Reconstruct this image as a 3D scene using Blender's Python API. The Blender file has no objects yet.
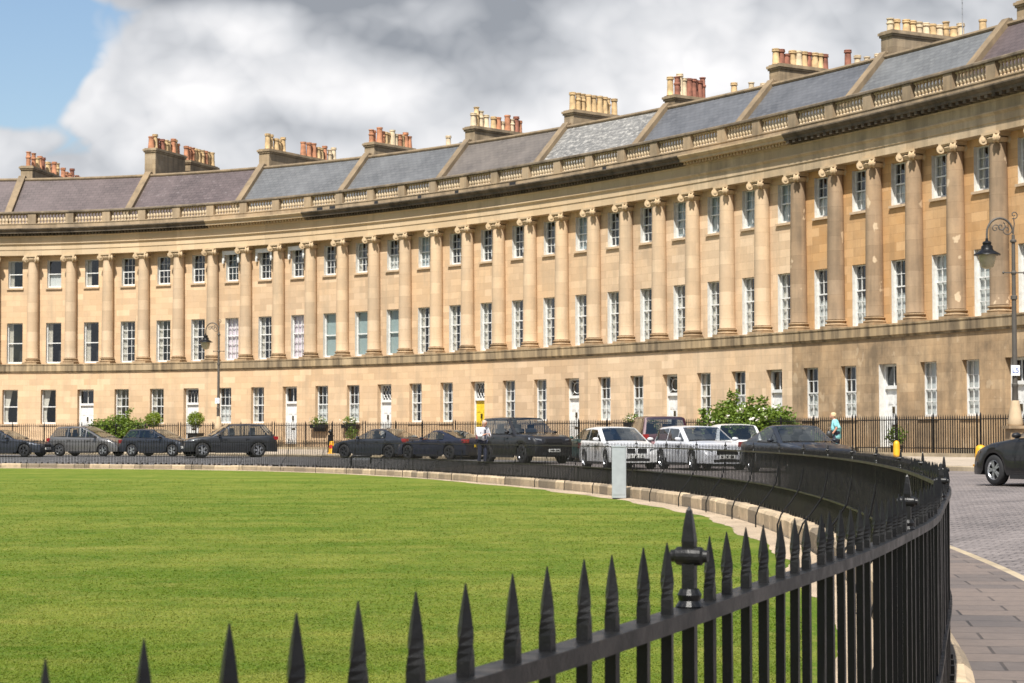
import bpy, math, random
import numpy as np
from mathutils import Vector, Matrix
random.seed(7)
rnd = random.Random(11)
S = bpy.context.scene
COL = S.collection
R = math.radians
EYE = 1.5                      # camera height above the near pavement
FPX, PITCH = 1997.47, 0.0472

# ------------------------------------------------------------------ materials
def mat(name):
    m = bpy.data.materials.new(name); m.use_nodes = True
    nt = m.node_tree; b = nt.nodes['Principled BSDF']
    return m, nt, b
def nd(nt, typ, **kw):
    n = nt.nodes.new(typ)
    for k, v in kw.items(): setattr(n, k, v)
    return n
def lk(nt, a, b): nt.links.new(a, b)
def setin(n, **kw):
    for k, v in kw.items(): n.inputs[k.replace('_', ' ')].default_value = v
def c4(c): return (c[0], c[1], c[2], 1)
def noise(nt, vec, scale, detail=4, rough=.55):
    n = nd(nt, 'ShaderNodeTexNoise'); n.inputs['Scale'].default_value = scale
    n.inputs['Detail'].default_value = detail; n.inputs['Roughness'].default_value = rough
    if vec is not None: lk(nt, vec, n.inputs['Vector'])
    return n.outputs['Fac']
def ramp(nt, fac, p0, p1, c0=(0, 0, 0), c1=(1, 1, 1)):
    r = nd(nt, 'ShaderNodeValToRGB'); e = r.color_ramp.elements
    e[0].position, e[1].position = p0, p1; e[0].color, e[1].color = c4(c0), c4(c1)
    lk(nt, fac, r.inputs[0]); return r.outputs[0]
def mix(nt, fac, a, b, mode='MIX'):
    m = nd(nt, 'ShaderNodeMix', data_type='RGBA', blend_type=mode)
    for sock, v in ((m.inputs[0], fac), (m.inputs[6], a), (m.inputs[7], b)):
        if isinstance(v, (int, float)): sock.default_value = v
        elif isinstance(v, tuple): sock.default_value = c4(v)
        else: lk(nt, v, sock)
    return m.outputs[2]
def mapping(nt, vec, scale=(1, 1, 1), rot=(0, 0, 0), loc=(0, 0, 0)):
    m = nd(nt, 'ShaderNodeMapping'); lk(nt, vec, m.inputs[0])
    m.inputs['Scale'].default_value = scale; m.inputs['Rotation'].default_value = rot; m.inputs['Location'].default_value = loc
    return m.outputs[0]
def math_(nt, op, a, b=None):
    m = nd(nt, 'ShaderNodeMath', operation=op)
    for i, v in enumerate((a, b)):
        if v is None: continue
        if isinstance(v, (int, float)): m.inputs[i].default_value = v
        else: lk(nt, v, m.inputs[i])
    return m.outputs[0]
def bump(nt, b, h, strength=.3, dist=.02):
    n = nd(nt, 'ShaderNodeBump'); n.inputs['Strength'].default_value = strength; n.inputs['Distance'].default_value = dist
    lk(nt, h, n.inputs['Height']); lk(nt, n.outputs[0], b.inputs['Normal'])
def geo(nt): return nd(nt, 'ShaderNodeNewGeometry').outputs['Position']
def uvc(nt): return nd(nt, 'ShaderNodeTexCoord').outputs['UV']

_plain = {}
def plain(name, col, rough=.6, metal=0, coat=0, var=.12, vs=6., spec=.5):
    if name in _plain: return _plain[name]
    m, nt, b = mat(name)
    f = noise(nt, geo(nt), vs, 3)
    lo = tuple(max(0, c * (1 - var)) for c in col); hi = tuple(min(1, c * (1 + var)) for c in col)
    lk(nt, ramp(nt, f, .3, .7, lo, hi), b.inputs['Base Color'])
    setin(b, Roughness=rough, Metallic=metal); b.inputs['Coat Weight'].default_value = coat
    b.inputs['Coat Roughness'].default_value = .04; b.inputs['Specular IOR Level'].default_value = spec
    _plain[name] = m; return m

def stone(name, base, warm, dirt, damt=.35, joints=True, streak=.5, bw=.95, bh=.36, seed=0., chips=0):
    """Bath stone ashlar: block-to-block tint, faint joints, patches, rain streaks and soot."""
    m, nt, b = mat(name)
    p = geo(nt)
    big = noise(nt, mapping(nt, p, (1, 1, 1), loc=(seed, 0, 0)), .35, 5, .6)
    col = mix(nt, ramp(nt, big, .32, .68), base, warm)
    mid = noise(nt, p, 1.7, 6, .65)
    col = mix(nt, math_(nt, 'MULTIPLY', ramp(nt, mid, .42, .72), .35), col, tuple(min(1, c * 1.22) for c in base))
    if joints:
        br = nd(nt, 'ShaderNodeTexBrick'); lk(nt, uvc(nt), br.inputs['Vector'])
        setin(br, Scale=1.0, Mortar_Size=.007, Mortar_Smooth=.3, Brick_Width=bw, Row_Height=bh)
        br.inputs['Color1'].default_value = (1.06, 1.05, 1.03, 1); br.inputs['Color2'].default_value = (.78, .76, .74, 1)
        br.inputs['Mortar'].default_value = (.55, .50, .46, 1)
        col = mix(nt, .8, col, br.outputs['Color'], 'MULTIPLY')
        b2 = nd(nt, 'ShaderNodeTexBrick'); lk(nt, mapping(nt, uvc(nt), loc=(bw * 37, bh * 22, 0)), b2.inputs['Vector'])
        setin(b2, Scale=1.0, Mortar_Size=0., Brick_Width=bw, Row_Height=bh)
        b2.inputs['Color1'].default_value = (0, 0, 0, 1); b2.inputs['Color2'].default_value = (1, 1, 1, 1)
        col = mix(nt, math_(nt, 'MULTIPLY', ramp(nt, b2.outputs['Color'], .86, .93), .55), col, tuple(min(1, c * 1.3) for c in base))   # newer replacement blocks
        rd = nd(nt, 'ShaderNodeObjectInfo').outputs['Random']
        col = mix(nt, math_(nt, 'MULTIPLY', rd, .5), col, mix(nt, .5, col, warm, 'MIX'))
        col = mix(nt, 1., col, ramp(nt, rd, 0, 1, (.93, .93, .94), (1.05, 1.03, 1.0)), 'MULTIPLY')
    st = noise(nt, mapping(nt, p, (2.2, 2.2, .16), loc=(seed, 3, 0)), 1.0, 5, .6)
    patch = noise(nt, mapping(nt, p, (.5, .5, .45), loc=(seed, 9, 1)), 1.0, 5, .7)
    d = math_(nt, 'ADD', math_(nt, 'MULTIPLY', st, streak), math_(nt, 'MULTIPLY', patch, 1 - streak))
    dm = ramp(nt, d, .62 - damt * .4, .86 - damt * .4)
    col = mix(nt, math_(nt, 'MULTIPLY', dm, .85), col, dirt)
    if chips:                                  # fresh pale stone where the old face has flaked or been patched
        cn = noise(nt, mapping(nt, p, (1.3, 1.3, 1.0), loc=(seed, 2, 5)), 1.5, 3, .45)
        col = mix(nt, math_(nt, 'MULTIPLY', ramp(nt, cn, .655, .675), chips), col, (.60, .47, .32))
    fine = noise(nt, p, 14, 4, .7)
    col = mix(nt, math_(nt, 'MULTIPLY', ramp(nt, fine, .35, .75), .25), col, tuple(c * .6 for c in base))
    lk(nt, col, b.inputs['Base Color']); setin(b, Roughness=.9); b.inputs['Specular IOR Level'].default_value = .2
    bump(nt, b, fine, .25, .015)
    return m

HONEY, HWARM, SOOT = (.57, .425, .285), (.595, .415, .25), (.22, .165, .11)
ST = {
 'honey':  stone('honey_stone', HONEY, HWARM, (.34, .265, .18), .30),
 'cream':  stone('cream_stone', (.62, .48, .335), (.61, .44, .28), (.33, .26, .185), .32, seed=4),
 'amber':  stone('amber_stone', (.56, .37, .20), (.60, .34, .14), (.24, .15, .08), .26, seed=9),
 'brown':  stone('weathered_stone', (.50, .375, .24), (.47, .315, .175), (.11, .085, .06), .60, streak=.35, seed=13, chips=.4),
}
COLM = {
 'honey': stone('honey_column_stone', (.55, .425, .295), (.55, .40, .255), (.31, .245, .17), .36, bw=3., bh=.62),
 'amber': stone('amber_column_stone', (.43, .31, .19), (.44, .285, .155), (.19, .13, .08), .34, bw=3., bh=.62, seed=5),
 'brown': stone('weathered_column_stone', (.35, .26, .175), (.37, .255, .155), (.13, .10, .07), .5, bw=3., bh=.62, seed=8, chips=.8),
}
M = {}
M['band'] = stone('string_course_stone', (.42, .33, .215), (.45, .335, .195), (.07, .055, .04), .60, streak=.75, bw=.8, bh=3)
M['entab'] = stone('entablature_stone', (.53, .42, .285), (.545, .405, .25), (.25, .19, .12), .2, bw=1.4, bh=3, seed=2)
M['entab_grey'] = stone('grey_entablature_stone', (.48, .385, .265), (.50, .375, .235), (.18, .145, .10), .42, bw=1.4, bh=3, seed=7)
M['soot'] = stone('sooty_cornice_stone', (.13, .105, .078), (.19, .15, .105), (.028, .024, .019), .58, joints=False)
M['cornice_clean'] = stone('cleaned_cornice_stone', (.46, .36, .235), (.47, .34, .2), (.16, .12, .08), .3, joints=False)
M['bal'] = stone('balustrade_stone', (.36, .28, .19), (.38, .275, .165), (.10, .08, .058), .46, joints=False)
M['copsoot'] = stone('sooty_coping_stone', (.20, .16, .115), (.24, .185, .125), (.04, .034, .028), .55, joints=False)
M['baluster'] = stone('baluster_stone', (.55, .45, .32), (.52, .40, .26), (.2, .155, .105), .25, joints=False)
M['cap'] = stone('capital_stone', (.50, .385, .25), (.51, .375, .225), (.22, .155, .09), .25, joints=False)
M['colbase'] = stone('column_base_stone', (.40, .29, .18), (.40, .27, .15), (.10, .075, .05), .45, joints=False)
M['chim'] = stone('chimney_stone', (.36, .285, .195), (.40, .30, .185), (.075, .06, .045), .46, bw=.7, bh=.3)
M['coping'] = stone('roof_coping_stone', (.25, .19, .125), (.27, .195, .115), (.10, .08, .058), .5, joints=False)
M['reveal'] = plain('white_painted_reveal', (.60, .59, .55), .7)
M['white'] = plain('white_gloss_paint', (.66, .66, .64), .35)
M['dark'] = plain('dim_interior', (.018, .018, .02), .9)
M['blind'] = plain('white_blind', (.58, .58, .56), .9, var=.05)
M['blueblind'] = plain('pale_blue_grey_blind', (.40, .46, .48), .9, var=.08)
M['tealblind'] = plain('grey_teal_blind', (.30, .37, .36), .9, var=.08)
M['curtain'] = plain('cream_curtain', (.58, .53, .46), .9, var=.2, vs=9)
M['mauve'] = plain('pale_mauve_curtain', (.72, .60, .66), .9, var=.12, vs=8)
M['yellowdoor'] = plain('yellow_door_paint', (.66, .47, .03), .35)
M['brass'] = plain('dark_brass', (.10, .075, .04), .4, .8)
M['iron'] = plain('black_railing_paint', (.011, .011, .012), .38, var=.3, vs=60, spec=.34)
def m_iron():
    m, nt, b = mat('black_railing_paint'); p = geo(nt)
    n1 = noise(nt, p, 45, 5, .7); n2 = noise(nt, p, 190, 4, .7); n3 = noise(nt, p, 14, 3, .6)
    col = mix(nt, ramp(nt, n3, .35, .7), (.005, .005, .0055), (.010, .0098, .0095))
    col = mix(nt, ramp(nt, n1, .70, .76), col, (.075, .062, .052)); col = mix(nt, math_(nt, 'MULTIPLY', ramp(nt, n2, .62, .75), .35), col, (.05, .046, .042))
    lk(nt, col, b.inputs['Base Color']); lk(nt, ramp(nt, n3, .3, .7, (.28, .28, .28), (.5, .5, .5)), b.inputs['Roughness']); b.inputs['Specular IOR Level'].default_value = .28
    bump(nt, b, math_(nt, 'ADD', n1, math_(nt, 'MULTIPLY', n2, .4)), .35, .004); return m
M['iron'] = m_iron()
M['lead'] = plain('lead_sheet', (.26, .27, .29), .6)
M['lamp_iron'] = plain('lamp_post_paint', (.075, .066, .055), .6)
M['rubber'] = plain('tyre_rubber', (.015, .015, .016), .85)
M['rim'] = plain('alloy_rim', (.55, .56, .58), .3, .9)
M['darkrim'] = plain('dark_alloy_rim', (.12, .12, .13), .35, .9)
M['trim'] = plain('black_plastic_trim', (.012, .012, .013), .45)
M['plate_w'] = plain('white_number_plate', (.78, .78, .74), .4, var=.03)
M['plate_y'] = plain('yellow_number_plate', (.82, .55, .03), .4, var=.03)
M['glyph'] = plain('plate_lettering', (.02, .02, .02), .6)
M['tail'] = plain('red_tail_lamp', (.22, .008, .008), .15, coat=1)
M['headlamp'] = plain('headlamp_lens', (.22, .235, .26), .08, .3, 1)
M['seat'] = plain('dark_seat_cloth', (.03, .03, .032), .9)
M['cab'] = plain('pale_grey_cabinet_paint', (.31, .335, .35), .5, var=.08)
M['cone'] = plain('yellow_cone_plastic', (.70, .34, .01), .5, var=.06)
M['red'] = plain('red_marking', (.55, .03, .02), .5)
M['terracotta'] = plain('terracotta_pot', (.42, .19, .10), .85, var=.35, vs=3)
M['buff'] = plain('buff_chimney_pot', (.50, .35, .18), .85, var=.32, vs=3)
M['pale'] = plain('pale_chimney_pot', (.56, .45, .30), .85, var=.25, vs=3)
M['rust'] = plain('sooty_red_chimney_pot', (.24, .095, .06), .85, var=.4, vs=3)
M['skin'] = plain('skin', (.52, .27, .18), .55)
M['shirt'] = plain('white_shirt_cloth', (.62, .62, .65), .85)
M['aqua'] = plain('aqua_cloth', (.22, .52, .55), .85)
M['navy'] = plain('navy_cloth', (.02, .025, .05), .85)
M['blonde'] = plain('blonde_hair', (.58, .44, .25), .7)
M['greyhair'] = plain('thin_grey_hair', (.45, .33, .26), .7)
M['bag'] = plain('black_leather', (.015, .015, .016), .5)
M['signblue'] = plain('sign_blue', (.03, .09, .35), .5)
M['signwhite'] = plain('sign_white', (.78, .79, .80), .5)

def glass_mat(name, tint, trans):
    m, nt, b = mat(name)
    out = nt.nodes['Material Output']
    gl = nd(nt, 'ShaderNodeBsdfGlossy'); gl.inputs['Roughness'].default_value = .02; gl.inputs['Color'].default_value = (.9, .95, 1, 1)
    df = nd(nt, 'ShaderNodeBsdfDiffuse'); df.inputs['Color'].default_value = c4(tint)
    tr = nd(nt, 'ShaderNodeBsdfTransparent'); tr.inputs['Color'].default_value = (.93, .96, .96, 1)
    fr = nd(nt, 'ShaderNodeLayerWeight'); fr.inputs['Blend'].default_value = .5
    n = noise(nt, geo(nt), 1.3, 2)
    bp = nd(nt, 'ShaderNodeBump'); bp.inputs['Strength'].default_value = .12; bp.inputs['Distance'].default_value = .02
    lk(nt, n, bp.inputs['Height']); lk(nt, bp.outputs[0], gl.inputs['Normal'])
    a = nd(nt, 'ShaderNodeMixShader'); a.inputs[0].default_value = trans
    lk(nt, df.outputs[0], a.inputs[1]); lk(nt, tr.outputs[0], a.inputs[2])
    f2 = math_(nt, 'ADD', math_(nt, 'MULTIPLY', math_(nt, 'POWER', fr.outputs['Facing'], 4.), .85), .075)
    s = nd(nt, 'ShaderNodeMixShader'); lk(nt, f2, s.inputs[0])
    lk(nt, a.outputs[0], s.inputs[1]); lk(nt, gl.outputs[0], s.inputs[2])
    lk(nt, s.outputs[0], out.inputs[0])
    return m
M['glass'] = glass_mat('window_glass', (.02, .024, .03), .93)
M['carglass'] = glass_mat('car_glass', (.008, .014, .014), .72)
M['lampglass'] = plain('lantern_glass', (.42, .37, .24), .2)

def slate(name, a, b_, lich, lamt, seed=0):
    m, nt, b = mat(name); uv = uvc(nt)
    br = nd(nt, 'ShaderNodeTexBrick'); lk(nt, uv, br.inputs['Vector'])
    setin(br, Scale=1., Mortar_Size=.012, Brick_Width=.36, Row_Height=.24, Bias=-.1)
    br.inputs['Color1'].default_value = c4(a); br.inputs['Color2'].default_value = c4(b_)
    br.inputs['Mortar'].default_value = c4(tuple(x * .35 for x in a))
    p = geo(nt)
    big = noise(nt, mapping(nt, p, loc=(seed, 0, 0)), .5, 5, .65)
    col = mix(nt, math_(nt, 'MULTIPLY', ramp(nt, big, .35, .7), .5), br.outputs['Color'], tuple(x * 1.5 for x in b_))
    l = noise(nt, mapping(nt, uv, (2.6, 4.4, 1), loc=(seed, 0, 0)), 1.1, 9, .8)
    col = mix(nt, ramp(nt, l, .68 - lamt * .25, .80 - lamt * .22), col, lich)
    lk(nt, col, b.inputs['Base Color']); setin(b, Roughness=.55)
    bump(nt, b, br.outputs['Fac'], -.5, .02)
    return m
SL = {
 'purple': slate('purple_slate', (.068, .051, .049), (.098, .074, .071), (.24, .21, .19), .3),
 'purple2': slate('mottled_purple_slate', (.064, .048, .047), (.095, .072, .07), (.30, .27, .26), .45, 5),
 'blue': slate('blue_grey_slate', (.085, .087, .09), (.118, .12, .122), (.27, .26, .24), .22, 9),
 'brown': slate('brown_grey_slate', (.095, .082, .072), (.128, .11, .095), (.25, .22, .18), .2, 14),
 'lichen': slate('lichen_spotted_slate', (.12, .118, .112), (.17, .165, .155), (.44, .42, .38), .72, 19),
 'dark': slate('dark_blue_slate', (.072, .075, .082), (.102, .105, .113), (.2, .2, .2), .14, 23),
 'grey': slate('streaked_grey_slate', (.095, .098, .10), (.135, .138, .138), (.34, .34, .33), .40, 31),
}

# ------------------------------------------------------------------ mesh helper
class MB:
    def __init__(s): s.v = []; s.f = []; s.m = []; s.uv = []
    def poly(s, pts, mi=0, uvs=None):
        i = len(s.v); s.v += [tuple(p) for p in pts]; s.f.append(tuple(range(i, i + len(pts)))); s.m.append(mi)
        s.uv.append(uvs if uvs else [(0, 0)] * len(pts))
    def grid(s, rows, mi=0, close=False, uvs=None):
        i = len(s.v); n = len(rows[0])
        for r in rows: s.v += [tuple(p) for p in r]
        for a in range(len(rows) - 1):
            for b in range(n if close else n - 1):
                c = (b + 1) % n
                q = (i + a * n + b, i + a * n + c, i + (a + 1) * n + c, i + (a + 1) * n + b)
                s.f.append(q); s.m.append(mi)
                s.uv.append([uvs[a][b], uvs[a][c], uvs[a + 1][c], uvs[a + 1][b]] if uvs else [(0, 0)] * 4)
    def box(s, c, d, mi=0, X=(1, 0, 0), Y=(0, 1, 0), Z=(0, 0, 1), top=1.):
        c, X, Y, Z = map(Vector, (c, X, Y, Z)); P = []
        for k in (-.5, .5):
            t = top if k > 0 else 1.
            for a, b in ((-.5, -.5), (.5, -.5), (.5, .5), (-.5, .5)):
                P.append(c + X * a * d[0] * t + Y * b * d[1] * t + Z * k * d[2])
        i = len(s.v); s.v += [tuple(p) for p in P]
        for q in ((3, 2, 1, 0), (4, 5, 6, 7), (0, 1, 5, 4), (1, 2, 6, 5), (2, 3, 7, 6), (3, 0, 4, 7)):
            s.f.append(tuple(i + k for k in q)); s.m.append(mi)
            s.uv.append([(P[k][0] + P[k][1], P[k][2]) for k in q])
    def tube(s, pts, rad, n=8, mi=0, cap=True):
        pts = [Vector(p) for p in pts]
        if not isinstance(rad, (list, tuple)): rad = [rad] * len(pts)
        rows = []; up = None
        for k, p in enumerate(pts):
            t = (pts[min(k + 1, len(pts) - 1)] - pts[max(k - 1, 0)]).normalized()
            if up is None:
                up = Vector((0, 0, 1)) if abs(t.z) < .9 else Vector((1, 0, 0))
            a = t.cross(up).normalized(); b = a.cross(t).normalized(); up = b
            rows.append([p + (a * math.cos(2 * math.pi * j / n) + b * math.sin(2 * math.pi * j / n)) * rad[k] for j in range(n)])
        s.grid(rows, mi, True)
        if cap:
            s.poly(rows[0], mi); s.poly(rows[-1][::-1], mi)
    def lathe(s, prof, n=12, c=(0, 0, 0), mi=0, X=(1, 0, 0), Y=(0, 1, 0), Z=(0, 0, 1)):
        c, X, Y, Z = map(Vector, (c, X, Y, Z))
        rows = [[c + (X * math.cos(2 * math.pi * j / n) + Y * math.sin(2 * math.pi * j / n)) * max(r, 1e-4) + Z * z for j in range(n)] for r, z in prof]
        s.grid(rows, mi, True, [[(j / n * 2.4, prof[a][1]) for j in range(n)] for a in range(len(prof))])
    def mesh(s, name, mats, smooth=False, org=(0, 0, 0), angle=None):
        me = bpy.data.meshes.new(name)
        ox, oy, oz = org
        me.from_pydata([(x - ox, y - oy, z - oz) for x, y, z in s.v], [], s.f)
        for m in (mats if isinstance(mats, (list, tuple)) else [mats]): me.materials.append(m)
        me.polygons.foreach_set('material_index', s.m)
        uvl = me.uv_layers.new(name='UVMap')
        uvl.data.foreach_set('uv', [c for u in s.uv for p in u for c in p])
        if smooth:
            me.polygons.foreach_set('use_smooth', [True] * len(s.f))
            if angle: me.set_sharp_from_angle(angle=R(angle))
        me.update(); return me
    def obj(s, name, mats, parent=None, smooth=False, org=(0, 0, 0), angle=None):
        return link(name, s.mesh(name, mats, smooth, org, angle), parent)
def link(name, data, parent=None, loc=None, rz=None):
    o = bpy.data.objects.new(name, data); COL.objects.link(o)
    if parent: o.parent = parent
    if loc is not None: o.location = loc
    if rz is not None: o.rotation_euler = (0, 0, rz)
    return o
def tag(o, label, cat, group=None, kind=None):
    if label: o['label'] = label
    if cat: o['category'] = cat
    if group: o['group'] = group
    if kind: o['kind'] = kind
    return o
def thing(name, label, cat, loc=(0, 0, 0), rz=0, group=None):
    return tag(link(name, None, None, loc, rz), label, cat, group)
def structure(name, mb, m, **kw):
    o = mb.obj(name, m, **kw); o['kind'] = 'structure'; return o

# ------------------------------------------------------------------ the crescent's plan: half an ellipse
_cx, _cy, _a, _b, _rot, STEP, _L0 = -20.8178, 12.8183, 55.8484, 115.3686, .1748, 2.6149, 77.6981
_t = np.linspace(-.6, np.pi + .6, 30000)
_ex, _ey = _a * np.cos(_t), _b * np.sin(_t)
_X = _cx + _ex * np.cos(_rot) - _ey * np.sin(_rot); _Y = _cy + _ex * np.sin(_rot) + _ey * np.cos(_rot)
_L = np.concatenate([[0], np.cumsum(np.hypot(np.diff(_X), np.diff(_Y)))])
_i0 = np.searchsorted(_t, -.2); _L = _L - _L[_i0]
def base(u):
    l = _L0 + STEP * (28 - u)
    return float(np.interp(l, _L, _X)), float(np.interp(l, _L, _Y))
def frame(u):
    x0, y0 = base(u - .05); x1, y1 = base(u + .05)
    t = Vector((x1 - x0, y1 - y0)).normalized()
    return t, Vector((t.y, -t.x))         # along (to the right), outward
_fc = {}
def P(u, d, z=0.):
    k = round(u, 4)
    if k not in _fc: _fc[k] = (base(k), frame(k)[1])
    (x, y), n = _fc[k]
    return Vector((x + n.x * d, y + n.y * d, z))
def rot_at(u): t, n = frame(u); return math.atan2(t.y, t.x)
def us(u0, u1, n): return [u0 + (u1 - u0) * k / n for k in range(n + 1)]
def sweep(mb, u0, u1, prof, n=6, mi=0, close=False, ends=False):
    U = us(u0, u1, n); pr = prof + [prof[0]] if close else prof
    acc = [0.]
    for a, b in zip(pr, pr[1:]): acc.append(acc[-1] + math.hypot(b[0] - a[0], b[1] - a[1]))
    rows = [[P(u, d, z) for d, z in pr] for u in U]
    mb.grid(rows, mi, False, [[(u * STEP, z) for (d, z) in pr] for u in U])
    if ends:
        mb.poly([P(u0, d, z) for d, z in prof], mi); mb.poly([P(u1, d, z) for d, z in prof][::-1], mi)

WALL_D, GF_D = -.25, .38
ZP = .72                                   # forecourt level
# ------------------------------------------------------------------ shared part meshes
def sash_mesh(w, h, cols, rows, meet):
    mb = MB(); y = .03
    fw = .055
    for sx in (-1, 1): mb.box((sx * (w / 2 - fw / 2), y, h / 2), (fw, .10, h))
    mb.box((0, y, h - fw / 2), (w - 2 * fw, .10, fw)); mb.box((0, y, .05), (w - 2 * fw, .10, .10))
    mb.box((0, y, h * meet), (w - 2 * fw, .085, .055))
    iw = w - 2 * fw
    for c in range(1, cols): mb.box((-iw / 2 + iw * c / cols, y + .004, h / 2 + .02), (.024, .05, h - .16))
    up = max(1, round(rows * (1 - meet))); lo = rows - up
    zs = [h * meet + (h - fw - h * meet) * k / up for k in range(1, up)] + [.10 + (h * meet - .10) * k / max(lo, 1) for k in range(1, lo)]
    for z in zs: mb.box((0, y + .002, z), (iw, .044, .024))
    return mb.mesh('sash_frame', M['white'])
def pane_mesh(w, h):
    mb = MB(); a = w / 2 - .05; mb.poly([(-a, .035, .05), (a, .035, .05), (a, .035, h - .05), (-a, .035, h - .05)]); return mb.mesh('pane', M['glass'])
def sill_mesh(w):
    mb = MB(); mb.box((0, -.13, -.06), (w + .16, .34, .10)); return mb.mesh('sill', COLM['honey'])
def wavy(mb, x0, x1, z0, z1, y, n=10, amp=.03, mi=0, ph=0.):
    r0 = []; r1 = []
    for k in range(n + 1):
        x = x0 + (x1 - x0) * k / n; yy = y + amp * math.sin(ph + k * 1.9)
        r0.append((x, yy, z0)); r1.append((x, yy, z1))
    mb.grid([r0, r1], mi)
def curtain_mesh(kind, w, h):
    mb = MB(); y = .13; hw = w / 2
    if kind == 'sides':
        wavy(mb, -hw, -hw + .3 * w, 0, h, y); wavy(mb, hw - .14 * w, hw, 0, h, y, ph=1); m = M['curtain']
    elif kind == 'swag':
        for k in range(6):
            z0, z1 = h * k / 6, h * (k + 1) / 6
            f = .2 + .32 * abs(k - 1.5) / 4.5
            mb.poly([(-hw, y, z0), (-hw + f * w, y, z0), (-hw + (.2 + .32 * abs(k - .5) / 4.5) * w, y, z1), (-hw, y, z1)])
        wavy(mb, hw - .2 * w, hw, 0, h, y + .01, ph=2); m = M['curtain']
    elif kind == 'low': wavy(mb, -hw, hw, 0, h * .48, y, 16, .015); m = M['blind']
    elif kind == 'full': mb.box((0, y, h / 2), (w, .01, h)); m = M['blueblind']
    elif kind == 'teal': mb.box((-.16 * w, y, h / 2), (w * .68, .01, h)); m = M['tealblind']
    elif kind == 'white': mb.box((0, y, h / 2), (w, .01, h)); m = M['blind']
    elif kind == 'top': mb.box((0, y, h * .75), (w, .01, h * .5)); m = M['blind']
    elif kind == 'mauve': wavy(mb, -hw, hw, 0, h, y, 18, .02); m = M['mauve']
    else: return None
    return mb.mesh('curtain', m)
_cache = {}
def cached(fn, *a):
    k = (fn.__name__,) + a
    if k not in _cache: _cache[k] = fn(*a)
    return _cache[k]

def shaft_mesh(kind):
    mb = MB(); prof = [(.355, 6.36), (.385, 6.40)]
    for k in range(11):
        t = k / 10; prof.append((.375 - .055 * t ** 1.8, 6.42 + t * 6.08))
    prof += [(.345, 12.50), (.345, 12.56)]
    mb.lathe(prof, 20); return mb.mesh('column_shaft', COLM[kind], True, angle=40)
def colbase_mesh():
    mb = MB()
    mb.box((0, 0, 6.06), (.98, .98, .12))
    mb.lathe([(.40, 6.12), (.47, 6.13), (.495, 6.17), (.47, 6.21), (.41, 6.22), (.395, 6.26), (.41, 6.29), (.45, 6.30), (.462, 6.33), (.44, 6.36), (.375, 6.365)], 20)
    return mb.mesh('column_base', M['colbase'], True, angle=35)
def capital_mesh():
    mb = MB()
    mb.lathe([(.33, 12.50), (.37, 12.53), (.40, 12.60), (.44, 12.66), (.40, 12.70)], 16)
    mb.box((0, 0, 12.85), (.90, .90, .10)); mb.box((0, 0, 12.77), (.80, .80, .07))
    for a in (45, 135, 225, 315):             # angled volutes
        A = R(a); out = Vector((math.cos(A), math.sin(A), 0)); tn = Vector((-out.y, out.x, 0))
        c = out * .52 + Vector((0, 0, 12.63))
        prof = [(.03, -.11), (.17, -.105), (.185, -.07), (.13, 0), (.185, .07), (.17, .105), (.03, .11)]
        mb.lathe(prof, 12, c, 0, out, Vector((0, 0, 1)), tn)
        mb.lathe([(.001, -.15), (.07, -.14), (.08, -.10)], 8, c, 0, out, Vector((0, 0, 1)), tn)
        mb.lathe([(.08, .10), (.07, .14), (.001, .15)], 8, c, 0, out, Vector((0, 0, 1)), tn)
    return mb.mesh('capital', M['cap'], True, angle=40)
def baluster_mesh():
    mb = MB()
    mb.box((0, 0, 14.95), (.17, .17, .06)); mb.box((0, 0, 15.52), (.17, .17, .06))
    mb.lathe([(.05, 14.98), (.075, 15.0), (.05, 15.03), (.085, 15.10), (.098, 15.17), (.08, 15.25), (.05, 15.35), (.042, 15.43), (.07, 15.45), (.05, 15.49)], 10)
    return mb.mesh('baluster', M['baluster'], True, angle=50)
def pot_mesh(style, h):
    mb = MB()
    if style == 0: pr = [(.15, 0), (.17, .04), (.15, .08), (.135, h * .7), (.13, h - .16), (.17, h - .14), (.17, h - .09), (.145, h - .07), (.165, h - .04), (.16, h), (.11, h), (.11, h - .2)]
    elif style == 1: pr = [(.19, 0), (.18, .06), (.15, h * .5), (.14, h - .1), (.165, h - .09), (.165, h), (.11, h), (.11, h - .2)]
    else: pr = [(.13, 0), (.125, h * .55), (.155, h * .58), (.155, h * .66), (.12, h * .7), (.12, h - .06), (.15, h - .05), (.15, h), (.10, h), (.10, h - .2)]
    pr = [(r_ * 1.18, z_) for r_, z_ in pr]
    mb.lathe(pr, 10); return mb
def picket_mesh(h, r, tip, name='picket'):
    mb = MB(); b = h - tip
    mb.grid([[(-r, -r, z), (r, -r, z), (r, r, z), (-r, r, z)] for z in (0, b)], 0, True)
    def rr(q, an, z): return [(q * 1.414 * math.cos(math.pi * (-3 + 2 * k) / 4 + an), q * 1.414 * math.sin(math.pi * (-3 + 2 * k) / 4 + an), z) for k in range(4)]
    mb.grid([rr(r, 0, b), rr(r * 1.02, .16, b + tip * .10), rr(r * 1.03, .34, b + tip * .20), rr(r * .99, .52, b + tip * .31), rr(r * .86, .64, b + tip * .43), rr(r * .50, .70, b + tip * .72), rr(.0007, .70, h)], 0, True)
    return mb

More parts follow.
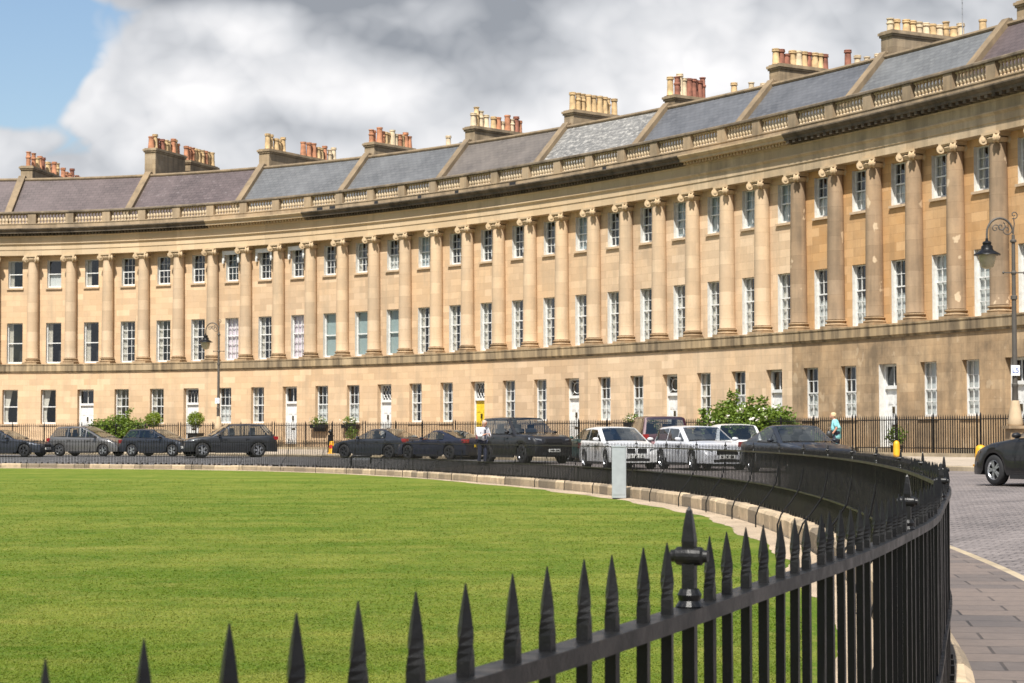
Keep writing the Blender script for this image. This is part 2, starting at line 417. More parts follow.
# ------------------------------------------------------------------ houses
def wall_block(mb, u0, u1, z0, z1, d, hole=None, depth=.3, rm=0):
    """a wall panel of one bay between z0 and z1, optionally with an opening (ua, ub, za, zb)"""
    def q(ua, ub, za, zb):
        if ub - ua < 1e-5 or zb - za < 1e-5: return
        mb.poly([P(ua, d, za), P(ub, d, za), P(ub, d, zb), P(ua, d, zb)], 0,
                [(ua * STEP, za), (ub * STEP, za), (ub * STEP, zb), (ua * STEP, zb)])
    if not hole: q(u0, u1, z0, z1); return
    a, b, c, e = hole
    q(u0, a, z0, z1); q(b, u1, z0, z1); q(a, b, z0, c); q(a, b, e, z1)
    ring = [(a, c), (b, c), (b, e), (a, e)]
    for k in range(4):
        (ua, za), (ub, zb) = ring[k], ring[(k + 1) % 4]
        side = rm if k in (1, 3) else 0
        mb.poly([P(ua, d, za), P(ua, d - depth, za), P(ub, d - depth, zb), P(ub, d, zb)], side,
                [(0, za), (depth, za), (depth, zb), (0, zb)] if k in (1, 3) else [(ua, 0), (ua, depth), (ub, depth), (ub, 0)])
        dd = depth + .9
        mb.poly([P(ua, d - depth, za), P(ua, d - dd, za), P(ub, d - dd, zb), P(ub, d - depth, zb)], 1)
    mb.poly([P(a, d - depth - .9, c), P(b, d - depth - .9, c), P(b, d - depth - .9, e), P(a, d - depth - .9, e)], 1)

def place_window(parent, org, b, z, w, h, d, pat, cur, sill=True, hood=False):
    mesh = cached(sash_mesh, w, h, pat[0], pat[1], pat[2] if len(pat) > 2 else .5)
    p = P(b + .5, d, z)
    o = link('window', mesh, parent, p - Vector(org), rot_at(b + .5))
    link('pane', cached(pane_mesh, w, h), o)
    if sill: link('sill', cached(sill_mesh, w), o, (0, 0, 0))
    if cur:
        c = cached(curtain_mesh, cur, w, h)
        if c: link('curtain', c, o)
    if hood:
        mb = MB(); mb.box((0, -.30, h - .02), (w + .34, .16, .24))
        for sx in (-1, 1):
            mb.box((sx * (w / 2 + .1), -.30, h - .3), (.13, .14, .34)); mb.box((sx * (w / 2 + .12), -.31, h - .55), (.09, .12, .2), top=1.3)
        mb.obj('awning_box', M['white'], o)
    return o

def door_obj(parent, org, b, color, fan, dz=1.05):
    w, h = 1.16, 4.4 - dz
    lh = 2.35
    p = P(b + .5, GF_D - .3, dz)
    mb = MB()
    for sx in (-1, 1): mb.box((sx * (w / 2 - .05), .03, h / 2), (.10, .12, h))
    mb.box((0, .03, h - .05), (w - .2, .12, .10)); mb.box((0, .0, lh + .06), (w - .2, .16, .14))
    mb.box((0, .05, .03), (w - .2, .1, .06))
    o = mb.obj('door', M['white'], None); o.parent = parent; o.location = p - Vector(org); o.rotation_euler = (0, 0, rot_at(b + .5))
    lf = MB(); lw = w - .2
    lf.box((0, .05, lh / 2 + .02), (lw, .05, lh - .06))
    for (z0, z1) in ((.22, .75), (.95, 1.55), (1.72, 2.12)):
        for sx in (-1, 1):
            lf.box((sx * lw * .25, .02, (z0 + z1) / 2), (lw * .34, .022, z1 - z0)); lf.box((sx * lw * .25, .012, (z0 + z1) / 2), (lw * .24, .02, z1 - z0 - .12))
    leaf = lf.obj('door_leaf', color, o)
    k = MB(); k.box((0, -.02, 1.5), (.08, .07, .26)); k.obj('knocker', M['brass'], o)
    k = MB(); k.lathe([(.04, 0), (.05, .05), (.001, .07)], 8, (lw * .36, .02, 1.1), 0, (1, 0, 0), (0, 0, 1), (0, -1, 0)); k.obj('door_knob', M['brass'], o)
    k = MB(); k.box((0, .018, .86), (.32, .03, .09)); k.obj('letterbox', M['brass'], o)
    f = MB(); fh = h - lh - .23; f.poly([(-lw / 2, .06, lh + .13), (lw / 2, .06, lh + .13), (lw / 2, .06, lh + .13 + fh), (-lw / 2, .06, lh + .13 + fh)]); f.obj('fanlight_pane', M['glass'], o)
    g = MB(); z0 = lh + .13
    if fan == 'lattice':
        n = 4
        for i in range(n):
            xa = -lw / 2 + lw * i / n; xb = xa + lw / n
            for za, zb in ((z0, z0 + fh / 2), (z0 + fh / 2, z0 + fh)):
                g.tube([(xa, .04, za), (xb, .04, zb)], .016, 4); g.tube([(xb, .04, za), (xa, .04, zb)], .016, 4)
    elif fan == 'arches':
        for i in range(4):
            c = -lw / 2 + lw * (i + .5) / 4
            g.tube([(c + lw / 8 * math.cos(t * math.pi / 6), .04, z0 + .2 + fh * .6 * math.sin(t * math.pi / 6)) for t in range(7)], .014, 4)
            g.box((c + lw / 8, .04, z0 + .14), (.024, .03, .28))
    elif fan == 'circle':
        g.tube([(fh * .36 * math.cos(t * math.pi / 8), .04, z0 + fh / 2 + fh * .36 * math.sin(t * math.pi / 8)) for t in range(17)], .018, 4)
        for sx in (-1, 1):
            for sz in (-1, 1): g.tube([(sx * fh * .26, .04, z0 + fh / 2 + sz * fh * .26), (sx * lw / 2, .04, z0 + fh / 2 + sz * fh / 2)], .016, 4)
    else: g.box((0, .04, z0 + fh / 2), (.04, .03, fh))
    g.obj('fanlight_bars', M['white'], o)
    return o

POTM = {'t': 'terracotta', 'b': 'buff', 'p': 'pale', 'r': 'rust'}
_pot = {}
def pot(style, h, c):
    k = (style, h, c)
    if k not in _pot: _pot[k] = pot_mesh(style, h).mesh('chimney_pot', M[POTM[c]], True, angle=40)
    return _pot[k]
def chimney(parent, org, u, d0, d1, ztop, pots, hs=(1.0, 1.2), w=.8, zbot=14.6, cap=True):
    ztop += 1.5; d0 = min(d0, -5.0)
    t, n = frame(u); T = Vector((t.x, t.y, 0)); N = Vector((n.x, n.y, 0))
    mb = MB(); c = P(u, (d0 + d1) / 2, 0); L = abs(d1 - d0)
    mb.box(c + Vector((0, 0, (zbot + ztop - .22) / 2)), (w, L, ztop - .22 - zbot), 0, T, N)
    mb.box(c + Vector((0, 0, ztop - .17)), (w + .12, L + .12, .10), 0, T, N)
    mb.box(c + Vector((0, 0, ztop - .06)), (w + .22, L + .22, .12), 0, T, N)
    mb.box(c + Vector((0, 0, ztop + .03)), (w + .05, L + .05, .06), 0, T, N)
    o = mb.obj('chimney', M['chim'], parent, org=org)
    k = len(pots)
    for i, ch in enumerate(pots):
        if ch == ' ': continue
        f = (i + .5) / k
        p = P(u, d0 + (d1 - d0) * f, ztop + .04) + T * rnd.uniform(-.12, .12)
        h = (hs[0] + (hs[1] - hs[0]) * rnd.random()) * .86
        link('chimney_pot', pot(rnd.choice((0, 0, 1, 2)), round(h * 5) / 5, ch), o, p - Vector(org), rnd.random() * 6)
    return o

def house(u0, spec):
    u1 = u0 + 3
    org = tuple(P(u0 + 1.5, GF_D, .5))
    root = thing('terraced_house', spec['label'], 'house', org, 0, 'terraced houses of the curved terrace')
    sk = spec.get('stone', 'honey'); gk = spec.get('gstone', sk); ck = spec.get('col', 'honey')
    wl = MB(); gl = MB()
    for b in range(u0, u1):
        hw = .52 / STEP; c = b + .5
        isdoor = (b % 3 == 1)
        dw = .58 / STEP
        # ground floor
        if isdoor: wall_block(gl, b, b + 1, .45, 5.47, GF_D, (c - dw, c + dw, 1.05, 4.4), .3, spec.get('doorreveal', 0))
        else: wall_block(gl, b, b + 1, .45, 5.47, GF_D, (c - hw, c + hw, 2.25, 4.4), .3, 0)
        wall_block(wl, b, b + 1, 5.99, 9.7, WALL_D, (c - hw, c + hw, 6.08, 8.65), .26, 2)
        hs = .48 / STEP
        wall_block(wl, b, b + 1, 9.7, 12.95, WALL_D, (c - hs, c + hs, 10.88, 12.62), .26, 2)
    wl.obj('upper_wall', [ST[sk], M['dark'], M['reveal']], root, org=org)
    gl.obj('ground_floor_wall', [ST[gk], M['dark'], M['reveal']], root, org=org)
    W = spec.get('win', {})
    def get(fl, b, dflt):
        v = W.get((fl, b)) or W.get(fl) or dflt
        return v
    for b in range(u0, u1):
        pat, cur = get('S', b, ((3, 4), None))
        place_window(root, org, b, 10.88, .96, 1.74, WALL_D - .2, pat, cur, True, spec.get('hood', False))
        pat, cur = get('F', b, ((3, 5, .58), 'sides'))
        place_window(root, org, b, 6.08, 1.04, 2.57, WALL_D - .2, pat, cur, False)
        if b % 3 == 1: door_obj(root, org, b, M[spec.get('door', 'white')], spec.get('fan', 'lattice'))
        else:
            pat, cur = get('G', b, ((3, 4), 'sides'))
            place_window(root, org, b, 2.25, 1.04, 2.15, GF_D - .24, pat, cur, True)
    # string course, entablature, cornice, balustrade
    mb = MB(); sweep(mb, u0, u1, [(-.25, 5.46), (.43, 5.46), (.43, 5.52), (.49, 5.56), (.49, 5.92), (.52, 5.94), (.52, 6.0), (-.25, 6.0)], 6)
    mb.obj('string_course', M['band'], root, org=org)
    mb = MB(); sweep(mb, u0, u1, [(-.25, 12.90), (.30, 12.90), (.30, 13.24), (.335, 13.26), (.335, 13.52), (.43, 13.62), (.43, 13.67), (.30, 13.675), (.30, 14.06), (.36, 14.11), (.36, 14.15), (.2, 14.15)], 6)
    mb.obj('entablature', M[spec.get('entab', 'entab')], root, org=org)
    cm = M['soot'] if spec.get('soot', True) else M['cornice_clean']
    mb = MB(); sweep(mb, u0, u1, [(.36, 14.27), (.74, 14.27), (.74, 14.38), (.80, 14.42), (.88, 14.52), (.88, 14.575), (.25, 14.60)], 6)
    sweep(mb, u0, u1, [(.345, 14.12), (.385, 14.13), (.385, 14.272)], 6)
    big = spec.get('modillion', False); stp = 6 if big else 11
    for b in range(u0, u1):
        for k in range(stp):
            u = b + (k + .5) / stp; t, n = frame(u)
            if big: mb.box(P(u, .55, 14.205), (.17, .34, .13), 0, (t.x, t.y, 0), (n.x, n.y, 0))
            else: mb.box(P(u, .47, 14.205), (.12, .18, .13), 0, (t.x, t.y, 0), (n.x, n.y, 0))
    mb.obj('cornice', cm, root, org=org)
    mb = MB()
    sweep(mb, u0, u1, [(.33, 14.58), (.33, 14.86), (.36, 14.88), (.36, 14.925), (-.1, 14.925), (-.1, 14.0)], 6)
    cpb = MB(); sweep(cpb, u0, u1, [(-.08, 15.55), (.36, 15.55), (.38, 15.58), (.38, 15.66), (.33, 15.70), (-.05, 15.70), (-.08, 15.66)], 6, close=True)
    for b in range(u0, u1 + 1):
        ws = .275 if b in (u0, u1) else .55
        uu = b + (.1375 / STEP if b == u0 else -.1375 / STEP if b == u1 else 0)
        t, n = frame(uu); mb.box(P(uu, .13, 15.235), (ws, .40, .63), 0, (t.x, t.y, 0), (n.x, n.y, 0))
    if u0 in (8, 11): # rain outlets through the parapet
        pass
    bal = mb.obj('balustrade', M['bal'], root, org=org)
    cpb.obj('coping', M['copsoot'], bal, org=org)
    for b in range(u0, u1):
        for k in range(9):
            u = b + .5 + (k - 4) * .222 / STEP
            link('baluster', cached(baluster_mesh), bal, P(u, .13, 0) - Vector((org[0], org[1], org[2])), rot_at(u))
    for (uu, s) in spec.get('outlets', ()):
        h = MB(); t, n = frame(uu); h.box(P(uu, .335, 14.72), (s, .03, .2), 0, (t.x, t.y, 0), (n.x, n.y, 0)); h.obj('rain_outlet', M['dark'], root, org=org)
    # columns standing at u0, u0+1, u0+2
    for b in range(u0, u1):
        o = link('column', cached(shaft_mesh, ck), root, P(b, 0, 0) - Vector(org), rot_at(b))
        link('capital', cached(capital_mesh), o); link('column_base', cached(colbase_mesh), o)
    # roof
    mb = MB(); U = us(u0, u1, 6)
    e, rdg, bk = (-.85, 14.1), (-4.75, 18.36), (-9.8, 13.7)
    sl = math.hypot(rdg[0] - e[0], rdg[1] - e[1])
    mb.grid([[P(u, *e) for u in U], [P(u, *rdg) for u in U]], 0, False, [[(u * STEP, 0) for u in U], [(u * STEP, sl) for u in U]])
    mb.grid([[P(u, *rdg) for u in U], [P(u, *bk) for u in U]], 0, False, [[(u * STEP, 0) for u in U], [(u * STEP, sl) for u in U]])
    mb.grid([[P(u, -.1, 14.0) for u in U], [P(u, *e) for u in U]], 0)
    roof = mb.obj('roof', SL[spec['slate']], root, org=org)
    mb = MB(); mb.tube([P(u, -4.75, 18.40) for u in U], .11, 8); mb.obj('ridge_tiles', M['coping'], roof, org=org)
    mb = MB(); mb.grid([[P(u, -9.8, 13.7) for u in U], [P(u, -9.8, .4) for u in U]], 0, False, [[(u * STEP, 13.7) for u in U], [(u * STEP, .4) for u in U]])
    mb.obj('rear_wall', ST['brown'], root, org=org)
    # party-wall coping and chimneys on the left-hand boundary
    t, n = frame(u0); T = Vector((t.x, t.y, 0))
    mb = MB()
    for (da, za, db, zb) in ((-.7, 14.15, -4.82, 18.62), (-4.82, 18.62, -9.8, 13.95)):
        A, B = P(u0, da, za), P(u0, db, zb); ax = (B - A).normalized(); nz = T.cross(ax).normalized()
        if nz.z < 0: nz = -nz
        mb.box((A + B) / 2 - nz * .12, (.46, (B - A).length, .42), 0, T, ax, nz)
    mb.obj('party_wall_coping', M['coping'], roof, org=org)
    for c in spec.get('stacks', ()): chimney(root, org, u0, *c)
    return root

HOUSES = [
 (-4, dict(label='terraced house at the far left edge, only its end bay and purple roof showing', slate='purple', stacks=[])),
 (-1, dict(label='terraced house with large two-pane sashes and plain white door behind the grey people carrier', slate='purple',
   fan='plain', win={'F': ((1, 2), 'sides'), 'S': ((1, 2), 'sides'), ('S', 0): ((1, 2), 'low'), 'G': ((1, 2), 'swag')},
   stacks=[(-5.6, -12.0, 17.9, 'ttbtrbttb', (1.0, 1.3)), (-12.6, -16.4, 17.75, 'tttrtt', (.9, 1.3))])),
 (2, dict(label='terraced house with mottled purple roof and two topiary balls flanking its white door', slate='purple2', fan='arches',
   win={'F': ((3, 5, .58), 'sides')}, stacks=[(-4.8, -8.9, 18.7, 'tbrrbbtbt', (.8, 1.3)), (-9.6, -13.4, 18.5, 'tttbbbtbb', (1.0, 1.2))])),
 (5, dict(label='terraced house with mauve curtains and white awning boxes over its top windows', slate='blue', fan='plain', soot=False, hood=True,
   win={'F': ((3, 5, .58), 'mauve'), ('F', 6): ((3, 5, .58), 'sides'), ('G', 5): ((3, 4), 'low'), ('G', 6): ((3, 4), 'sides')},
   stacks=[(-4.6, -12.6, 18.1, 'bbbbb    tttbbtpp', (.95, 1.2))])),
 (8, dict(label='terraced house with large teal-blinded sashes and leafy window boxes', slate='blue', fan='lattice',
   win={'F': ((1, 2), 'teal'), ('S', 9): ((3, 4), 'sides'), ('S', 10): ((3, 4), 'low'), 'G': ((3, 4), 'low')}, outlets=[(8.4, .45), (8.8, .45), (10.2, .3)],
   stacks=[(-4.9, -8.8, 17.8, 'ttttbbpptbtt', (.85, 1.1)), (-11.0, -14, 18.1, ' p ', (1.0, 1.2))])),
 (11, dict(label='terraced house with the bright yellow front door', slate='brown', door='yellowdoor', fan='lattice',
   win={('S', 11): ((3, 4), 'full'), 'F': ((3, 5, .58), 'sides'), 'G': ((3, 4), 'sides')}, outlets=[(11.6, .3), (12.8, .3)],
   stacks=[(-4.5, -9.3, 17.9, 'pbpp btptprt', (.7, 1.4))])),
 (14, dict(label='terraced house under the roof of pale lichen-spotted slates', slate='lichen', fan='circle',
   win={'F': ((3, 5, .58), 'sides'), 'G': ((3, 4), 'sides'), ('G', 14): ((3, 4), 'sides'), ('S', 16): ((3, 4), 'full')}, outlets=[(14.6, .5)],
   stacks=[(-4.5, -8.6, 17.85, 'bbbbbbbbb', (1.05, 1.2))])),
 (17, dict(label='terraced house with dark blue slates and sooty cornice, a circle-pattern fanlight over its white door', slate='dark', fan='circle', stone='cream',
   win={('G', 17): ((3, 4), 'low'), ('G', 18): ((3, 4), 'low'), ('S', 19): ((2, 4), 'full')}, outlets=[(17.5, .3)],
   stacks=[(-4.2, -7.5, 17.55, 'brpprrrrr', (1.0, 1.3)), (-9.0, -12.6, 17.85, 'b ppb', (.8, 1.6))])),
 (20, dict(label='terraced house with pale clean dentil cornice and pale blue blinds on its top floor', slate='dark', soot=False, fan='plain', stone='cream', col='honey', entab='entab_grey',
   win={'S': ((2, 3), 'full'), 'G': ((3, 4), 'sides'), ('G', 21): ((3, 4), 'low')},
   stacks=[(-4.6, -8.3, 17.9, 'brrbpbrbbr', (.8, 1.0)), (-9.4, -14.0, 18.1, 'rpppbpp', (.9, 1.2))])),
 (23, dict(label='terraced house with weathered columns and white-painted door reveal behind the walking woman', slate='grey', stone='amber', gstone='brown', col='brown', entab='entab_grey',
   modillion=True, fan='plain', doorreveal=2, win={'S': ((3, 4), 'low'), 'F': ((3, 5, .58), 'low'), 'G': ((3, 4), 'low')},
   stacks=[(-4.6, -9.6, 18.1, 'pbbbppbpbbp', (.65, .85)), (-10.2, -14.2, 18.2, 'bbbb', (.9, 1.2))])),
 (26, dict(label='darkest weathered terraced house at the right edge, behind the tall lamp post', slate='purple', stone='amber', gstone='brown', col='brown', entab='entab_grey',
   modillion=True, fan='plain', win={'S': ((3, 4), 'sides'), 'F': ((3, 5, .58), 'white'), 'G': ((3, 4), 'white')},
   stacks=[(-5.7, -9.4, 18.0, 'bbpbbpb', (.9, 1.2))])),
 (29, dict(label='terraced house beyond the right edge of the view, next to the lamp post', slate='grey', stone='amber', gstone='brown', col='brown', entab='entab_grey',
   modillion=True, fan='lattice', stacks=[(-4.8, -9.2, 18.2, 'bbtbbtb', (.9, 1.2))])),
]
for u0, sp in HOUSES: house(u0, sp)

# ------------------------------------------------------------------ lawn fence line (plan), road side on its right
CP = [(-1.75, -2.4), (-.95, 0.), (-.37, 1.62), (-.10, 2.3), (.156, 2.98), (.33, 3.45), (.52, 4.05), (.86, 4.95), (1.13, 5.9), (1.465, 7.0), (1.88, 8.8),
      (2.28, 10.5), (2.60, 12.0), (2.96, 14.2), (3.52, 18.), (4.05, 22.5), (4.42, 27.), (4.62, 31.), (4.74, 35.2), (4.70, 39.), (4.47, 42.7), (4.14, 46.5),
      (3.63, 50.), (3.0, 53.8), (2.4, 57.2), (1.25, 62.), (.0, 66.2), (-2.3, 74.), (-4.5, 80.5), (-9.55, 90.5), (-15., 96.), (-20.4, 99.2), (-25.9, 101.2), (-31.5, 102.), (-38, 101.6), (-46, 99)]
def catmull(cp, n=24):
    out = []
    q = [cp[0]] + cp + [cp[-1]]
    for i in range(1, len(q) - 2):
        p0, p1, p2, p3 = (np.array(q[k], float) for k in (i - 1, i, i + 1, i + 2))
        for k in range(n):
            t = k / n
            out.append(.5 * ((2 * p1) + (p2 - p0) * t + (2 * p0 - 5 * p1 + 4 * p2 - p3) * t * t + (3 * p1 - p0 - 3 * p2 + p3) * t ** 3))
    out.append(np.array(cp[-1], float)); return np.array(out)
FPT = catmull(CP)
def _resample(pts, d):
    L = np.concatenate([[0], np.cumsum(np.hypot(*np.diff(pts, axis=0).T))]); q = np.arange(0, L[-1], d)
    return np.stack([np.interp(q, L, pts[:, 0]), np.interp(q, L, pts[:, 1])], 1)
FPT = _resample(FPT, .1)
for _ in range(60): FPT[1:-1] = .5 * FPT[1:-1] + .25 * (FPT[:-2] + FPT[2:])
FPT[60:] = FPT[60:]
_far = FPT.copy()
for _ in range(1800): _far[1:-1] = .5 * _far[1:-1] + .25 * (_far[:-2] + _far[2:])
_wt = np.clip((np.arange(len(FPT)) * .1 - 14) / 10, 0, 1)[:, None]; FPT = FPT * (1 - _wt) + _far * _wt
FS = np.concatenate([[0], np.cumsum(np.hypot(*np.diff(FPT, axis=0).T))])
FLEN = float(FS[-1])
def fp(s, off=0., z=0.):
    x, y = np.interp(s, FS, FPT[:, 0]), np.interp(s, FS, FPT[:, 1])
    t = ft(s); return Vector((x + t.y * off, y - t.x * off, z))
def ft(s):
    a, b = max(0, s - .25), min(FLEN, s + .25)
    return Vector((np.interp(b, FS, FPT[:, 0]) - np.interp(a, FS, FPT[:, 0]), np.interp(b, FS, FPT[:, 1]) - np.interp(a, FS, FPT[:, 1]), 0)).normalized()
def zstone(s):                             # top of the stone plinth
    y = fp(s).y; return .18 - .07 * min(1, max(0, (y - 40) / 50))
def zpave(s):
    y = fp(s).y; return .0 + .08 * min(1, max(0, (y - 25) / 30))
RAIL_Z, BOT_Z = 1.21, .60

# ------------------------------------------------------------------ ground materials
def m_lawn():
    m, nt, b = mat('mown_grass'); p = geo(nt)
    a = noise(nt, mapping(nt, p, (.30, .62, 0), rot=(0, 0, .12)), .50, 7, .66)
    f = noise(nt, mapping(nt, p, (1, .5, 0)), 1.1, 8, .72)
    g = noise(nt, mapping(nt, p, (1, .5, 1), loc=(7, 3, 0)), 9, 6, .78)
    h = noise(nt, mapping(nt, p, (1, .22, 1)), 70, 3, .75)
    col = mix(nt, ramp(nt, a, .40, .60), (.108, .17, .013), (.21, .24, .036))
    col = mix(nt, math_(nt, 'MULTIPLY', ramp(nt, f, .44, .66), .75), col, (.072, .145, .010))
    col = mix(nt, math_(nt, 'MULTIPLY', ramp(nt, g, .50, .72), .7), col, (.31, .28, .085))
    col = mix(nt, math_(nt, 'MULTIPLY', ramp(nt, h, .46, .60), .62), col, (.05, .10, .007))
    y_ = noise(nt, mapping(nt, p, (.8, 1, 0), loc=(4, 8, 0)), .85, 7, .7); col = mix(nt, math_(nt, 'MULTIPLY', ramp(nt, y_, .50, .68), .4), col, (.29, .265, .06))
    lk(nt, col, b.inputs['Base Color']); setin(b, Roughness=.9); b.inputs['Specular IOR Level'].default_value = .12
    bump(nt, b, math_(nt, 'ADD', h, g), .8, .05); return m
def m_sett(name, A, B, bw, bh, mort, world=True, rot=0.):
    m, nt, b = mat(name); p = geo(nt)
    v = mapping(nt, p, rot=(0, 0, rot)) if world else uvc(nt)
    br = nd(nt, 'ShaderNodeTexBrick'); lk(nt, v, br.inputs['Vector'])
    setin(br, Scale=1., Mortar_Size=mort, Mortar_Smooth=.4, Brick_Width=bw, Row_Height=bh, Bias=-.1)
    br.inputs['Color1'].default_value = c4(A); br.inputs['Color2'].default_value = c4(B)
    br.inputs['Mortar'].default_value = c4(tuple(c * .3 for c in A))
    n1 = noise(nt, p, .45, 6, .65); n2 = noise(nt, p, 9, 5, .7)
    col = mix(nt, math_(nt, 'MULTIPLY', ramp(nt, n1, .35, .7), .45), br.outputs['Color'], tuple(c * 1.45 for c in B))
    col = mix(nt, math_(nt, 'MULTIPLY', ramp(nt, n2, .4, .75), .4), col, tuple(c * .55 for c in A))
    lk(nt, col, b.inputs['Base Color']); setin(b, Roughness=.75)
    bump(nt, b, math_(nt, 'SUBTRACT', n2, math_(nt, 'MULTIPLY', br.outputs['Fac'], .9)), .5, .02); return m
M['lawn'] = m_lawn()
def m_blade():
    m, nt, b = mat('grass_blade'); p = geo(nt)
    a = noise(nt, mapping(nt, p, (.30, .62, 0), rot=(0, 0, .12)), .50, 7, .66); f = noise(nt, mapping(nt, p, (1, .5, 0)), 1.1, 8, .72); h = noise(nt, mapping(nt, p, (1, 1, 0)), 55, 2, .7)
    col = mix(nt, ramp(nt, a, .40, .60), (.14, .205, .016), (.265, .29, .048)); col = mix(nt, math_(nt, 'MULTIPLY', ramp(nt, f, .44, .66), .7), col, (.085, .155, .010))
    col = mix(nt, math_(nt, 'MULTIPLY', ramp(nt, h, .55, .75), .3), col, (.36, .34, .10))
    y_ = noise(nt, mapping(nt, p, (.8, 1, 0), loc=(4, 8, 0)), .85, 7, .7); col = mix(nt, math_(nt, 'MULTIPLY', ramp(nt, y_, .50, .68), .4), col, (.33, .30, .075))
    lk(nt, col, b.inputs['Base Color']); setin(b, Roughness=.6); b.inputs['Specular IOR Level'].default_value = .25
    tr = nd(nt, 'ShaderNodeBsdfTranslucent'); lk(nt, col, tr.inputs['Color']); ms = nd(nt, 'ShaderNodeMixShader'); ms.inputs[0].default_value = .5
    lk(nt, b.outputs[0], ms.inputs[1]); lk(nt, tr.outputs[0], ms.inputs[2]); lk(nt, ms.outputs[0], nt.nodes['Material Output'].inputs[0]); return m
M['blade'] = m_blade()
M['setts'] = m_sett('granite_setts', (.125, .108, .102), (.215, .185, .172), .30, .16, .022, True, .5)
M['asphalt'] = plain('worn_asphalt', (.10, .097, .098), .85, var=.3, vs=1.2)
M['flags'] = m_sett('pennant_flagstones', (.085, .073, .068), (.158, .122, .10), .85, .5, .014, False)
M['pave'] = m_sett('pale_pavement_slabs', (.32, .27, .21), (.38, .32, .25), .9, .6, .012, False)
M['kerb'] = stone('kerb_stone', (.40, .34, .25), (.41, .33, .215), (.15, .125, .09), .42, bw=1.1, bh=3)
M['gravel'] = m_sett('sandy_gravel', (.46, .35, .235), (.55, .43, .30), .035, .03, .006)
def m_plinth():
    m, nt, b = mat('fence_plinth_stone'); p = geo(nt)
    at = nd(nt, 'ShaderNodeAttribute', attribute_name='UVMap')
    br = nd(nt, 'ShaderNodeSeparateXYZ'); lk(nt, uvc(nt), br.inputs[0])
    col = mix(nt, br.outputs[0], (.15, .115, .08), (.54, .41, .265))
    n1 = noise(nt, p, 3.2, 6, .7); n2 = noise(nt, p, 30, 4, .7)
    col = mix(nt, math_(nt, 'MULTIPLY', ramp(nt, n1, .45, .72), .6), col, (.13, .105, .075))
    col = mix(nt, math_(nt, 'MULTIPLY', ramp(nt, n2, .4, .7), .3), col, (.55, .45, .31))
    lk(nt, col, b.inputs['Base Color']); setin(b, Roughness=.92); bump(nt, b, math_(nt, 'ADD', n2, n1), .6, .03); return m
M['plinth'] = m_plinth()

# ------------------------------------------------------------------ ground
FC = np.array([[fp(s).x, fp(s).y] for s in np.arange(0, FLEN, .8)])
KU = np.array([[*P(u, 8.7)[:2]] for u in np.arange(-8, 62, .25)])
PAVEW = 1.6
def road_z(x, y):
    d1 = float(np.min(np.hypot(FC[:, 0] - x, FC[:, 1] - y))) - PAVEW * (1 - .75 * min(1, max(0, (y - 48) / 8)))
    d2 = float(np.min(np.hypot(KU[:, 0] - x, KU[:, 1] - y)))
    w = max(0., d1) / (max(0., d1) + d2 + 1e-3)
    zl = -.10 + .08 * min(1, max(0, (y - 25) / 30))
    z = zl + (.40 - zl) * (1 - (1 - w) ** 5)
    return z
mb = MB(); xs = np.arange(-60, 64, 1.); ys = np.concatenate([np.arange(-12, 8, 2.), np.arange(8, 136, 1.)])
mb.grid([[(x, y, road_z(x, y)) for x in xs] for y in ys])
# everything on the lawn side of the fence or under the buildings is sunk out of sight
keep = MB(); vv = mb.v
from mathutils import geometry as _g
lawn_poly = [fp(s) for s in np.arange(0, FLEN, 1.)]
inner = [(p.x, p.y) for p in lawn_poly] + [(-60, 99), (-60, -12), (-1.75, -12)]
def inside(x, y, poly):
    c = False; j = len(poly) - 1
    for i in range(len(poly)):
        xi, yi = poly[i]; xj, yj = poly[j]
        if (yi > y) != (yj > y) and x < (xj - xi) * (y - yi) / (yj - yi) + xi: c = not c
        j = i
    return c
mb.v = [(x, y, -.9 if inside(x, y, inner) and float(np.min(np.hypot(FC[:, 0] - x, FC[:, 1] - y))) > .3 else (-.35 if inside(x, y, inner) else z)) for x, y, z in vv]
structure('road', mb, M['setts'], smooth=True)
mb = MB(); mb.grid([[(x, y, -1.6) for x in (-900, 900)] for y in (-900, 1500)]); structure('ground', mb, M['asphalt'])
# asphalt carriageway surface further round the curve, 5 mm above the setts
mb = MB(); rows = []
for u in np.arange(-6, 22.01, .5):
    r = []
    for k in range(13):
        a = P(u, 8.75 + k * 1.0); r.append((a.x, a.y, road_z(a.x, a.y) + .012))
    rows.append(r)
def clip_rows(rows, lim):
    o = []
    for r in rows:
        q = []
        last = r[0]
        for p in r:
            d = float(np.min(np.hypot(FC[:, 0] - p[0], FC[:, 1] - p[1])))
            if inside(p[0], p[1], inner) or d < lim: q.append(last)
            else: q.append(p); last = p
        o.append(q)
    return o
mb.grid(clip_rows(rows, .45)); structure('carriageway', mb, M['asphalt'], smooth=True)

def strip(name, m, sa, offs, zf, ds=.5, uvs=1.):
    """surface along the lawn fence; offs = list of (offset, dz)"""
    mb = MB(); S_ = np.arange(sa[0], sa[1] + 1e-6, ds)
    mb.grid([[fp(s, o, zf(s) + dz) for o, dz in offs] for s in S_], 0, False, [[(o, s) for o, dz in offs] for s in S_])
    return structure(name, mb, m)
# pavement outside the near fence, with its stone kerb
S30 = float(FS[np.argmax(FPT[:, 1] > 48)])
strip('pavement', M['flags'], (0, S30), [(.05, .0), (PAVEW - .14, .0)], zpave)
strip('kerb', M['kerb'], (0, S30), [(PAVEW - .14, -.003), (PAVEW - .02, -.003), (PAVEW, -.02), (PAVEW, -.3)], zpave)
